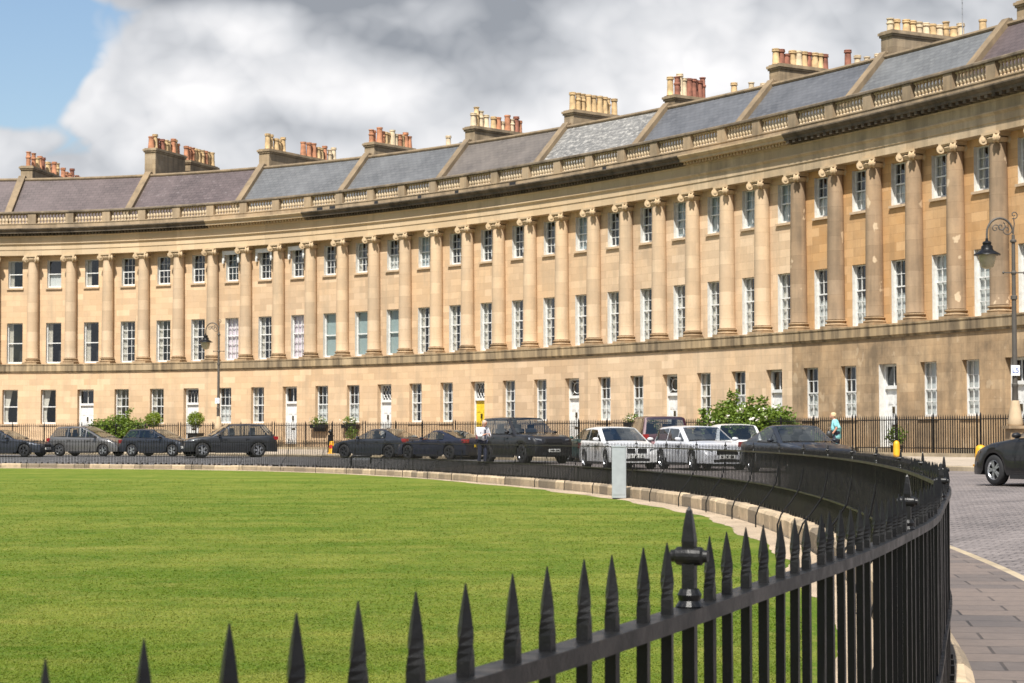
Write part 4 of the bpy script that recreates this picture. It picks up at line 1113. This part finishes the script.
# ------------------------------------------------------------------ people
def skin_body(name, J, E, rad, m, parent, sub=1, root=0):
    me = bpy.data.meshes.new(name); me.from_pydata(J, E, []); me.materials.append(m)
    o = link(name, me, parent)
    sk = o.modifiers.new('Skin', 'SKIN'); sk.use_smooth_shade = True
    for i, v in enumerate(me.skin_vertices[0].data):
        r = rad[i]; v.radius = (r, r) if not isinstance(r, tuple) else r; v.use_root = (i == root)
    ss = o.modifiers.new('Sub', 'SUBSURF'); ss.levels = sub; ss.render_levels = sub
    bpy.context.view_layer.update()
    dg = bpy.context.evaluated_depsgraph_get(); m2 = bpy.data.meshes.new_from_object(o.evaluated_get(dg))
    o.modifiers.clear(); o.data = m2; m2.name = name
    return o
def person(label, loc, rz, J, hairm, topm, legm, sleeve=.5, hem=None):
    """J: dict of joint positions; figure faces +x"""
    root = thing('person', label, 'person', loc, rz)
    names = ['pelvis', 'waist', 'chest', 'neckb', 'neckt', 'shL', 'elL', 'wrL', 'haL', 'shR', 'elR', 'wrR', 'haR', 'hipL', 'knL', 'anL', 'toL', 'hipR', 'knR', 'anR', 'toR']
    rad = [.135, .125, .14, .065, .05, .062, .044, .03, .032, .062, .044, .03, .032, .085, .058, .042, .035, .085, .058, .042, .035]
    pts = [J[n] for n in names]
    ix = {n: i for i, n in enumerate(names)}
    E = [('pelvis', 'waist'), ('waist', 'chest'), ('chest', 'neckb'), ('neckb', 'neckt'), ('chest', 'shL'), ('shL', 'elL'), ('elL', 'wrL'), ('wrL', 'haL'), ('chest', 'shR'), ('shR', 'elR'), ('elR', 'wrR'), ('wrR', 'haR'),
         ('pelvis', 'hipL'), ('hipL', 'knL'), ('knL', 'anL'), ('anL', 'toL'), ('pelvis', 'hipR'), ('hipR', 'knR'), ('knR', 'anR'), ('anR', 'toR')]
    E = [(ix[a], ix[b]) for a, b in E]
    for s in 'LR':                          # five fingers on each hand
        w, h = Vector(J['wr' + s]), Vector(J['ha' + s]); d = (h - w).normalized()
        sd = d.cross(Vector((0, 0, 1))); sd = sd.normalized() if sd.length > .1 else Vector((1, 0, 0)); cu = sd.cross(d).normalized()
        for f, (o_, ln, r) in enumerate(((-.03, .06, .009), (-.011, .075, .009), (.011, .078, .009), (.03, .062, .008))):
            a = h + sd * o_ + d * .03; b = a + d * ln * .55 - cu * .008; c = b + d * ln * .4 - cu * .03
            i = len(pts); pts += [tuple(a), tuple(b), tuple(c)]; rad += [r, r, r * .8]; E += [(ix['ha' + s], i), (i, i + 1), (i + 1, i + 2)]
        a = w + d * .03 + sd * .03; b = a + sd * .025 + d * .03
        i = len(pts); pts += [tuple(a), tuple(b)]; rad += [.011, .009]; E += [(ix['ha' + s], i), (i, i + 1)]
    # head is part of the same figure
    hc = Vector(J['head']); body = skin_body('body', pts, E, rad, M['skin'], root)
    mb = MB(); dirx = Vector(J.get('face', (1, 0, 0))).normalized(); up = Vector((0, 0, 1)); up = (up - dirx * up.dot(dirx)).normalized(); sdv = up.cross(dirx)
    mb.lathe([(.001, -.125), (.045, -.115), (.062, -.08), (.075, -.03), (.082, .03), (.078, .07), (.055, .105), (.001, .122)], 14, hc, 0, dirx * 1.2, sdv, up)
    mb.box(hc + dirx * .105 + up * -.01, (.035, .026, .05), 0, dirx, sdv, up, .6)
    mb.box(hc + dirx * .09 + up * -.065, (.02, .045, .012), 0, dirx, sdv, up)
    for s in (-1, 1):
        mb.box(hc + sdv * .083 * s, (.035, .014, .06), 0, dirx, sdv, up)
        mb.box(hc + dirx * .091 + sdv * .03 * s + up * .02, (.012, .024, .012), 1, dirx, sdv, up)
    hm = mb.mesh('head', [M['skin'], M['dark']], True, angle=50)
    # join the head into the continuous body mesh
    import bmesh
    bm = bmesh.new(); bm.from_mesh(body.data); bm.from_mesh(hm); body.data.materials.append(M['dark']); bm.to_mesh(body.data); bm.free()
    def cloth(nm, keys, ed, rr, m):
        ii = {n: i for i, n in enumerate(keys)}
        return skin_body(nm, [J[k] if k in J else k for k in keys], [(ii[a], ii[b]) for a, b in ed], rr, m, root)
    J2 = dict(J)
    for s in 'LR':
        J2['sl' + s] = tuple(Vector(J['sh' + s]).lerp(Vector(J['el' + s]), min(1, sleeve)) if sleeve <= 1 else Vector(J['el' + s]).lerp(Vector(J['wr' + s]), sleeve - 1))
    keys = ['pelvis', 'waist', 'chest', 'neckb', 'shL', 'shR'] + (['elL', 'elR'] if sleeve > 1 else []) + ['slL', 'slR']
    ed = [('pelvis', 'waist'), ('waist', 'chest'), ('chest', 'neckb'), ('chest', 'shL'), ('chest', 'shR')]
    for s in 'LR': ed += [('sh' + s, 'el' + s), ('el' + s, 'sl' + s)] if sleeve > 1 else [('sh' + s, 'sl' + s)]
    rr = [.195, .185, .195, .09, .105, .105] + ([.078, .078] if sleeve > 1 else []) + [.072, .072]
    Jb = J; 
    if hem: J2['hem'] = (0, 0, hem); keys.append('hem'); ed.append(('pelvis', 'hem')); rr.append(.20)
    ii = {n: i for i, n in enumerate(keys)}
    skin_body('top', [J2[k] for k in keys], [(ii[a], ii[b]) for a, b in ed], rr, topm, root)
    keys = ['pelvis', 'hipL', 'knL', 'anL', 'hipR', 'knR', 'anR']; ii = {n: i for i, n in enumerate(keys)}
    skin_body('trousers', [J[k] for k in keys], [(ii[a], ii[b]) for a, b in (('pelvis', 'hipL'), ('hipL', 'knL'), ('knL', 'anL'), ('pelvis', 'hipR'), ('hipR', 'knR'), ('knR', 'anR'))], [.15, .105, .08, .07, .105, .08, .07], legm, root)
    h = MB(); hb = J.get('hairlow', -.02)
    h.lathe([(.088, hb), (.094, .03), (.09, .075), (.066, .115), (.001, .135)], 14, hc - dirx * .018, 0, dirx * 1.16, sdv, up); h.obj('hair', hairm, root, smooth=True)
    for s in 'LR':
        f = MB(); a = Vector(J['an' + s]); t = Vector(J['to' + s]); d = (t - a); d.z = 0; d = d.normalized()
        f.box(Vector((a.x, a.y, a.z - .03)) + d * .07, (.27, .10, .09), 0, d, Vector((-d.y, d.x, 0)), (0, 0, 1), .8); f.obj('shoe', M['bag'], root)
    return root
def joints(lean=0., arms='down', step=.12, h=1.0):
    J = dict(pelvis=(0, 0, .95), waist=(.01, 0, 1.10), chest=(.03 + lean * .6, 0, 1.33), neckb=(.05 + lean, 0, 1.47), neckt=(.07 + lean * 1.15, 0, 1.54), head=(.10 + lean * 1.3, 0, 1.63),
             shL=(.03 + lean * .9, .19, 1.41), shR=(.03 + lean * .9, -.19, 1.41),
             hipL=(0, .10, .90), knL=(.06 + step * .5, .11, .50), anL=(step, .11, .09), toL=(step + .15, .12, .04),
             hipR=(0, -.10, .90), knR=(.03 - step * .3, -.11, .50), anR=(-step, -.11, .09), toR=(-step + .15, -.12, .04))
    if arms == 'phone':
        J.update(elL=(.08 + lean, .27, 1.14), wrL=(.27 + lean, .12, 1.20), haL=(.33 + lean, .07, 1.23), elR=(.08 + lean, -.27, 1.14), wrR=(.27 + lean, -.12, 1.20), haR=(.33 + lean, -.07, 1.23), face=(1, 0, -.5))
    else:
        J.update(elL=(-.04, .25, 1.13), wrL=(.12, .24, .93), haL=(.17, .24, .87), elR=(-.10, -.25, 1.15), wrR=(.10, -.26, 1.05), haR=(.17, -.25, 1.02))
    return {k: tuple(c * h for c in v) if k != 'face' else v for k, v in J.items()}
def at(px, Z): return (px - 512) * Z / FPX
man = person('man in white shirt and dark tie looking at his hands by the black 4x4', (at(482, 77), 77, .34), R(-55), joints(.06, 'phone', .05, 1.0), M['greyhair'], M['shirt'], M['navy'], 1.8)
t_ = MB(); t_.box((.215, 0, 1.22), (.015, .07, .36)); t_.obj('necktie', M['navy'], man)
woman = person('woman with pale blonde hair in an aqua top walking beside the black railings', (at(836, 76), 76, .70), R(165), joints(.02, 'walk', .22, .96), M['blonde'], M['aqua'], M['navy'], .9, .66)
woman_bag = MB(); woman_bag.lathe([(.001, -.14), (.12, -.13), (.13, 0), (.10, .12), (.03, .14)], 10, (0, 0, 0), 0, (1, 0, 0), (0, .5, 0)); woman_bag.tube([(.08, 0, .12), (.03, 0, .38), (-.06, 0, .12)], .012, 5)
wb_ = woman_bag.obj('handbag', M['bag'], None, smooth=True); wb_.location = (at(836, 76) - .30, 75.78, 1.55); tag(wb_, 'black handbag carried by the woman in the aqua top', 'handbag')

# ------------------------------------------------------------------ lamp posts
def lamp_post(label, loc, rz, h):
    root = thing('lamp_post', label, 'lamp post', loc, rz, 'tall swan-neck lamp posts')
    mb = MB(); hb = h - .75
    mb.box((0, 0, .25), (.62, .62, .5)); mb.box((0, 0, .56), (.74, .74, .12)); mb.box((0, 0, .9), (.5, .5, .56), top=.9); mb.box((0, 0, 1.2), (.62, .62, .09))
    mb.obj('plinth', M['colbase'], root)
    mb = MB(); mb.lathe([(.21, 1.24), (.24, 1.30), (.2, 1.5), (.13, 1.95), (.11, 2.0)], 12); mb.obj('base', M['entab_grey'], root, smooth=True)
    mb = MB(); mb.lathe([(.10, 1.9), (.085, 2.4), (.10, 2.42), (.10, 2.5), (.08, 2.52), (.07, hb * .74), (.10, hb * .742), (.10, hb * .757), (.062, hb * .76), (.055, hb - .05), (.09, hb - .03), (.10, hb), (.09, hb + .04), (.05, hb + .06), (.045, hb + .2)], 12)
    mb.obj('pole', M['lamp_iron'], root, smooth=True, angle=40)
    mb = MB(); z = hb - .95; mb.box((0, 0, z), (.62, .035, .035))
    for s in (-1, 1): mb.lathe([(.001, -.05), (.05, 0), (.001, .05)], 8, (s * .32, 0, z))
    mb.lathe([(.07, -.06), (.09, 0), (.07, .06)], 10, (0, 0, z)); mb.obj('ladder_bar', M['lamp_iron'], root)
    mb = MB(); rr = .41; zc = hb + .22
    mb.tube([(-rr + rr * math.cos(a), 0, zc + rr * 1.15 * math.sin(a)) for a in np.linspace(0, math.pi, 15)] + [(-2 * rr, 0, zc - .22)], .034, 8)
    def scroll(cx, cz, r0, a0, turns, sg=1, rad=.017): mb.tube([(cx + r0 * (1 - k / 18) * math.cos(a0 + sg * turns * 2 * math.pi * k / 16), 0, cz + r0 * (1 - k / 18) * math.sin(a0 + sg * turns * 2 * math.pi * k / 16)) for k in range(17)], rad, 5)
    scroll(.03, zc + .58, .13, -2, 1.3); scroll(-.2, zc + .12, .17, 0, 1.3, -1); scroll(-.55, zc + .16, .13, 0, 1.3); scroll(-.38, zc + .22, .15, 1, 1.2, -1, .02)
    mb.tube([(0, 0, zc), (.04, 0, zc + .3), (.02, 0, zc + .5)], .018, 5)
    mb.obj('swan_neck', M['lamp_iron'], root, smooth=True)
    g = MB(); x = -2 * rr; zt_ = zc - .22
    g.lathe([(.04, zt_ + .08), (.05, zt_), (.11, zt_ - .02), (.14, zt_ - .06), (.12, zt_ - .12), (.17, zt_ - .16), (.18, zt_ - .24), (.20, zt_ - .28), (.40, zt_ - .40), (.41, zt_ - .43), (.20, zt_ - .41)], 14, (x, 0, 0))
    hd_ = g.obj('lantern_hood', M['iron'], root, smooth=True, angle=40)
    g = MB(); g.lathe([(.27, zt_ - .415), (.26, zt_ - .55), (.19, zt_ - .78), (.08, zt_ - .84), (.001, zt_ - .85)], 14, (x, 0, 0)); g.obj('lantern_glass', M['lampglass'], root, smooth=True)
    sg = MB(); sg.box((-.02, -.11, 2.9), (.27, .02, .31)); pl = sg.obj('parking_sign', M['signwhite'], root)
    cu = bpy.data.curves.new('sign_text', 'FONT'); cu.body = 'L5'; cu.size = .22; cu.align_x = 'CENTER'; cu.extrude = .002
    to = bpy.data.objects.new('sign_text', cu); COL.objects.link(to); bpy.context.view_layer.update()
    me = bpy.data.meshes.new_from_object(to.evaluated_get(bpy.context.evaluated_depsgraph_get())); bpy.data.objects.remove(to); me.materials.clear(); me.materials.append(M['signblue'])
    to = link('lettering', me, pl, (-.02, -.124, 2.83)); to.rotation_euler = (R(90), 0, 0)
    return root
lamp_post('tall lamp post with scrolled swan neck and hanging lantern at the right edge', (at(1015, 60), 60, .56), R(6), 7.55)
lamp_post('far lamp post with hanging lantern rising behind the charcoal 4x4', (at(218.5, 115), 115, .62), R(-15), 7.45)

# ------------------------------------------------------------------ plants
def leaf_mat(name, a, b_):
    m, nt, b = mat(name); oi = noise(nt, geo(nt), 5, 3); n2 = noise(nt, geo(nt), 40, 2)
    col = mix(nt, ramp(nt, oi, .35, .65), a, b_); col = mix(nt, math_(nt, 'MULTIPLY', n2, .4), col, tuple(c * 1.5 for c in b_))
    lk(nt, col, b.inputs['Base Color']); setin(b, Roughness=.55)
    tr = nd(nt, 'ShaderNodeBsdfTranslucent'); lk(nt, col, tr.inputs['Color']); ms = nd(nt, 'ShaderNodeMixShader'); ms.inputs[0].default_value = .3
    lk(nt, b.outputs[0], ms.inputs[1]); lk(nt, tr.outputs[0], ms.inputs[2]); lk(nt, ms.outputs[0], nt.nodes['Material Output'].inputs[0]); return m
M['leaf'] = leaf_mat('hedge_leaf', (.055, .10, .012), (.15, .22, .022)); M['lime'] = leaf_mat('lime_leaf', (.10, .15, .012), (.19, .25, .02))
M['petal'] = plain('white_petal', (.80, .74, .66), .7); M['bark'] = plain('brown_bark', (.10, .07, .045), .9)
def foliage(mb, c, r, n, ls, mi=0, shell=.55):
    for _ in range(n):
        d = Vector((rnd.gauss(0, 1), rnd.gauss(0, 1), rnd.gauss(0, 1))).normalized() * (shell + (1 - shell) * rnd.random()) * (1 + .18 * math.sin(rnd.random() * 9))
        p = Vector((c[0] + d.x * r[0], c[1] + d.y * r[1], c[2] + d.z * r[2]))
        a = Vector((rnd.gauss(0, 1), rnd.gauss(0, 1), rnd.gauss(0, .6))).normalized(); b = a.cross(Vector((rnd.gauss(0, 1), rnd.gauss(0, 1), rnd.gauss(0, 1)))).normalized()
        l = ls * rnd.uniform(.7, 1.4)
        mb.poly([p, p + a * l * .5 + b * l * .28, p + a * l, p + a * l * .5 - b * l * .28], mi)
def shrub(name, label, cat, u, d, blobs, n, ls, leaf, flowers=0, z0=.72, sprays=0, group=None):
    c = P(u, d, z0); root = thing(name, label, cat, c, rot_at(u), group)
    mb = MB(); tot = sum(b[3] * b[4] * b[5] for b in blobs)
    for x, y, z, a, b, h in blobs: foliage(mb, (x, y, z), (a, b, h), int(n * a * b * h / tot) + 30, ls)
    for k in range(sprays):
        x, y, z, a, b, h = rnd.choice(blobs); t = rnd.uniform(-1, 1)
        q = [Vector((x + a * t * .7, y - b * .2, z + h * .7)), Vector((x + a * t * .9, y - b * .3, z + h * 1.15)), Vector((x + a * t * 1.05 + .1, y - b * .35, z + h * 1.38))]
        for f in np.linspace(0, 1, 14):
            p = q[0].lerp(q[1], min(1, f * 2)) if f < .5 else q[1].lerp(q[2], f * 2 - 1); foliage(mb, p, (.10, .10, .08), 5, ls)
    mb.obj('foliage', leaf, root)
    s = MB()
    for x, y, z, a, b, h in blobs:
        for k in range(3): s.tube([(x + rnd.uniform(-.1, .1), y, 0), (x + rnd.uniform(-.2, .2), y, z * .6), (x + rnd.uniform(-.5, .5) * a, y, z + h * .4)], [.035, .025, .01], 5)
    s.obj('stems', M['bark'], root)
    if flowers:
        g = MB()
        for k in range(flowers):
            x, y, z, a, b, h = rnd.choice(blobs); th = rnd.uniform(-2.6, -.5); ph = rnd.uniform(-.2, 1.3)
            p = Vector((x + a * 1.02 * math.cos(th) * math.cos(ph), y + b * 1.02 * math.sin(th) * math.cos(ph), z + h * 1.02 * math.sin(ph)))
            foliage(g, p, (.07, .07, .06), 9, .11)
        g.obj('flowers', M['petal'], root)['kind'] = 'stuff'
    return root
shrub('hedge_shrub', 'leafy green hedge bush on the pavement behind the dark hatchback', 'bush', 2.95, 2.45, [(-1.1, 0, .9, 1.0, .8, .85), (.0, .1, 1.1, 1.1, .8, .95), (1.2, 0, .95, 1.0, .8, .8), (-1.9, 0, .55, .6, .6, .5)], 9000, .15, M['leaf'], sprays=2)
shrub('rose_bush', 'big rose bush with white blooms above the white hatchback', 'bush', 22.75, 2.45, [(-2.3, 0, .9, 1.1, .7, .75), (-1.0, 0, 1.35, 1.25, .8, .95), (.6, 0, 1.25, 1.3, .8, .85), (2.0, 0, 1.2, 1.3, .8, .8), (-3.2, 0, .5, .6, .5, .4)], 15000, .14, M['leaf'], 30, sprays=8)
for px, lab in ((-.62, 'clipped lime-green topiary ball left of a white door, in a dark planter'), (.66, 'clipped lime-green topiary ball right of a white door, nearest the far lamp post')):
    c = P(4.5 + px, 2.0, .72); root = thing('topiary', lab, 'topiary', c, rot_at(4.5), 'topiary balls')
    mb = MB(); foliage(mb, (0, 0, 1.75), (.46, .46, .44), 1800, .09, shell=.7); mb.obj('foliage', M['lime'], root)
    mb = MB(); mb.tube([(0, 0, .5), (0, 0, 1.5)], .03, 6); mb.obj('trunk', M['bark'], root)
    mb = MB(); mb.box((0, 0, .45), (.62, .62, .9), top=1.12); mb.box((0, 0, .92), (.76, .76, .06)); mb.obj('planter', M['trim'], root)
def window_box(u, lab, n=420, z=2.05, d=.60, w=1.2, rise=.3):
    c = P(u, d, z); root = thing('window_box', lab, 'window box', c, rot_at(u), 'planted window boxes')
    mb = MB(); mb.box((0, 0, 0), (w, .26, .22), top=1.1); mb.box((0, .1, -.2), (w * .8, .05, .2)); mb.obj('trough', M['trim'], root)
    mb = MB(); foliage(mb, (0, -.02, .26), (w * .52, .2, rise), n, .10); mb.obj('foliage', M['leaf'], root)
    mb = MB()
    for k in range(8): foliage(mb, (rnd.uniform(-.5, .5) * w, -.2, .2 + rnd.random() * rise), (.05, .05, .05), 6, .08)
    mb.obj('flowers', M['petal'], root)['kind'] = 'stuff'
window_box(8.5, 'left of two green window boxes, under the first window right of a white door')
window_box(9.5, 'right of two green window boxes, under the window above the grey saloon')
window_box(18.5, 'window box of greenery just above the maroon 4x4', 300, rise=.24)
def potted(u, d, lab, h=.8):
    c = P(u, d, .72); root = thing('potted_plant', lab, 'potted plant', c, rot_at(u))
    mb = MB(); mb.lathe([(.001, 0), (.2, 0), (.26, .4), (.28, .42), (.22, .42), (.2, .3)], 12); mb.obj('pot', M['trim'], root)
    mb = MB(); foliage(mb, (0, 0, .42 + h * .5), (.38, .34, h * .5), 380, .11); mb.obj('foliage', M['leaf'], root)
potted(10.15, 2.0, 'small green potted shrub left of the white door above the grey saloon', .9)
potted(19.75, 1.9, 'potted shrub on the steps of a white door above the maroon 4x4', 1.2)
potted(26.75, 2.4, 'low bright green plant behind the railings left of the tall lamp post', .7)
potted(24.6, 2.4, 'low weedy plant behind the railings near the walking woman', .5)

# ------------------------------------------------------------------ small street things
def cone(label, loc, tall=.75, mark=True, wd=1.):
    root = thing('traffic_cone', label, 'cone', loc, 0, 'yellow no-waiting cones')
    mb = MB(); mb.box((0, 0, .03), (.40, .40, .06)); mb.lathe([(r_ * wd, z_) for r_, z_ in [(.19, .05), (.17, .10), (.145, tall - .08), (.12, tall), (.06, tall + .04), (.001, tall + .05)]], 14); mb.obj('cone_body', M['cone'], root, smooth=True, angle=40)
    if not mark: return root
    g = MB(); g.lathe([(.001, 0), (.10, 0), (.10, .012)], 14, (-.02, -.155, tall * .62), 0, (1, 0, 0), (0, 0, 1), (0, -1, 0)); g.obj('roundel', M['red'], root)
    return root
cone('yellow cone with a red roundel in front of the black bollard', (at(332, 104), 104, .56), .62)
cone('round-topped yellow cone just left of the white-doored house railings', (at(896, 66), 66, .555), .74, False, .72)
cone('yellow cone half hidden by the bonnet of the black car', (at(980, 62), 62, .555), .62, False, 1.1)
b_ = thing('bollard', 'black bollard with rounded cap behind the yellow cone', 'bollard', (at(331, 107), 107, .60))
mb = MB(); mb.lathe([(.20, 0), (.2, .1), (.15, .14), (.14, .85), (.17, .88), (.17, .93), (.12, .96)], 12); mb.obj('shaft', M['iron'], b_, smooth=True, angle=40)
mb = MB(); mb.lathe([(.06, .95), (.07, 1.0), (.13, 1.08), (.13, 1.16), (.06, 1.24), (.001, 1.25)], 12); mb.obj('cap', M['iron'], b_, smooth=True)
h_ = thing('hoop_barrier', 'low black hoop barrier standing just beyond the fence, below the grey saloon', 'barrier', (at(361, 88.5), 88.5, .06))
mb = MB(); mb.tube([(-.43, .1, -.1), (-.43, .1, .48), (-.38, .1, .55), (.38, .1, .55), (.43, .1, .48), (.43, .1, -.1)], .045, 8); mb.obj('hoop', M['iron'], h_, smooth=True)
mb = MB(); mb.box((0, .1, .42), (.76, .03, .1)); mb.obj('crossbar', M['lead'], h_)
cb = thing('utility_cabinet', 'tall pale grey metal cabinet on the lawn edge beside the fence', 'cabinet', (at(619, 51.5), 51.5, -.12), R(-6))
mb = MB(); mb.box((0, 0, .68), (.36, .30, 1.30)); mb.obj('case', M['cab'], cb)
mb = MB(); mb.box((0, 0, 1.345), (.38, .32, .035)); mb.box((-.02, 0, 1.375), (.12, .12, .03)); mb.obj('lid', M['cab'], cb)
mb = MB(); mb.box((.0, -.153, .70), (.30, .008, 1.18)); mb.obj('door', M['cab'], cb)
mb = MB(); mb.box((0, 0, .04), (.34, .28, .10)); mb.box((-.183, -.02, .14), (.006, .12, .2)); mb.obj('foot', M['trim'], cb)
def aerial(label, loc, rz):
    root = thing('tv_aerial', label, 'aerial', loc, rz, 'television aerials')
    mb = MB(); mb.tube([(0, 0, 0), (0, 0, 2.2)], .025, 6); mb.obj('mast', M['lead'], root)
    mb = MB(); mb.tube([(-.6, 0, 2.1), (.5, 0, 2.15)], .02, 5)
    for k in range(7): mb.tube([(-.55 + k * .17, -.22, 2.11), (-.55 + k * .17, .22, 2.11)], .012, 4)
    mb.obj('boom', M['lead'], root)
aerial('thin television aerial on the chimney row at the upper right', P(23.1, -9.2, 19.5), 1.0)
aerial('thin television aerial standing by a lone chimney pot near the middle of the roofline', P(10.6, -6.0, 16.6), .4)

# ------------------------------------------------------------------ sky, sun, camera
SUN_AZ = Vector((-.245, -.97)); EL = R(56)
w = bpy.data.worlds.new('World'); S.world = w; w.use_nodes = True; nt = w.node_tree
bg = nt.nodes['Background']
sky = nd(nt, 'ShaderNodeTexSky', sky_type='NISHITA'); sky.sun_disc = False
sky.sun_elevation = EL; sky.sun_rotation = math.atan2(SUN_AZ.x, SUN_AZ.y); sky.air_density = 1.3; sky.dust_density = .6; sky.ozone_density = 2
tc = nd(nt, 'ShaderNodeTexCoord'); d = tc.outputs['Generated']
sx = nd(nt, 'ShaderNodeSeparateXYZ'); lk(nt, d, sx.inputs[0])
skyc = mix(nt, 1., sky.outputs[0], (.070, .072, .078), 'MULTIPLY')
def blob(cx, cz, rx, rz):                    # soft elliptical region of the sky round a direction
    a = math_(nt, 'DIVIDE', math_(nt, 'SUBTRACT', sx.outputs[0], cx), rx); b = math_(nt, 'DIVIDE', math_(nt, 'SUBTRACT', sx.outputs[2], cz), rz)
    s = math_(nt, 'ADD', math_(nt, 'MULTIPLY', a, a), math_(nt, 'MULTIPLY', b, b))
    return math_(nt, 'DIVIDE', 1., math_(nt, 'ADD', 1., math_(nt, 'MULTIPLY', s, s)))
def density(off, loc=(0, 0, 0)):
    v = mapping(nt, d, (1, 1, 1.25), loc=(off[0] + .31, off[1] + .2, off[2] + .1))
    big = noise(nt, v, 5.0, 3, .5); t = math_(nt, 'MULTIPLY', big, .95)
    for k, (sc, am) in enumerate(((8, .38), (19, .19), (46, .065), (105, .03))):      # billows: rounded lobes with creases between
        n = noise(nt, mapping(nt, v, loc=(k * 1.7, k, 0)), sc, 0, .5)
        t = math_(nt, 'ADD', t, math_(nt, 'MULTIPLY', math_(nt, 'ABSOLUTE', math_(nt, 'SUBTRACT', n, .5)), am * 2.6))
    return t
d0, d1 = density((0, 0, 0)), density((.008, 0, -.018))
def sstep(x, a, b):
    m = nd(nt, 'ShaderNodeMapRange', interpolation_type='SMOOTHSTEP'); m.inputs[1].default_value = a; m.inputs[2].default_value = b; lk(nt, x, m.inputs[0]); return m.outputs[0]
gap = math_(nt, 'ADD', blob(-.272, .190, .066, .030), math_(nt, 'MULTIPLY', blob(-.035, .238, .05, .010), .3))
high = sstep(sx.outputs[2], .30, .62)
cov = math_(nt, 'SUBTRACT', math_(nt, 'SUBTRACT', d0, math_(nt, 'MULTIPLY', gap, .85)), math_(nt, 'MULTIPLY', high, .22))
cov = math_(nt, 'ADD', cov, math_(nt, 'MULTIPLY', blob(-.10, .172, .075, .05), .24))
cov = math_(nt, 'ADD', cov, math_(nt, 'MULTIPLY', blob(.1, .19, .2, .06), .16))
covm = sstep(cov, .47, .575)
rel = math_(nt, 'MULTIPLY', math_(nt, 'SUBTRACT', d0, d1), .95)
soft = noise(nt, mapping(nt, d, (1, 1, 1.7), loc=(2.3, 1, .7)), 7, 4, .5)
light = math_(nt, 'ADD', math_(nt, 'ADD', .42, rel), math_(nt, 'MULTIPLY', math_(nt, 'SUBTRACT', soft, .5), .85))
light = math_(nt, 'ADD', light, math_(nt, 'MULTIPLY', math_(nt, 'SUBTRACT', d0, .68), .6))
light = math_(nt, 'ADD', light, math_(nt, 'MULTIPLY', blob(-.13, .175, .085, .034), .24))
light = math_(nt, 'SUBTRACT', light, math_(nt, 'MULTIPLY', blob(-.15, .227, .11, .014), .62))
light = math_(nt, 'SUBTRACT', light, math_(nt, 'MULTIPLY', blob(-.09, .155, .03, .014), .12))
cc = nd(nt, 'ShaderNodeValToRGB'); e = cc.color_ramp.elements
e[0].position, e[0].color = .12, (.20, .215, .24, 1); e[1].position, e[1].color = .90, (.68, .67, .67, 1)
m_ = e.new(.47); m_.color = (.41, .42, .44, 1)
lk(nt, light, cc.inputs[0])
fin = mix(nt, covm, skyc, cc.outputs[0])
lk(nt, fin, bg.inputs['Color']); bg.inputs['Strength'].default_value = 1.0

ld = bpy.data.lights.new('sun', 'SUN'); ld.energy = 4.9; ld.angle = R(.53); ld.color = (1., .955, .88)
so = bpy.data.objects.new('sun', ld); COL.objects.link(so)
sd = Vector((SUN_AZ.x * math.cos(EL), SUN_AZ.y * math.cos(EL), math.sin(EL))); so.rotation_euler = sd.to_track_quat('Z', 'Y').to_euler(); so.location = sd * 200

cd = bpy.data.cameras.new('camera'); cam = bpy.data.objects.new('camera', cd); COL.objects.link(cam); S.camera = cam
cam.location = (0, 0, EYE); cam.rotation_euler = (R(90) + PITCH, 0, 0)
cd.sensor_width = 36; cd.lens = FPX / 1024 * 36; cd.clip_start = .05; cd.clip_end = 5000
cd.dof.use_dof = True; cd.dof.focus_distance = 10; cd.dof.aperture_fstop = 18
S.view_settings.view_transform = 'Standard'; S.view_settings.look = 'None'; S.view_settings.exposure = .73; S.view_settings.gamma = 1
S.render.engine = 'CYCLES'; S.cycles.max_bounces = 6; S.cycles.transparent_max_bounces = 12; S.cycles.use_denoising = True
S.cycles.caustics_reflective = False; S.cycles.caustics_refractive = False
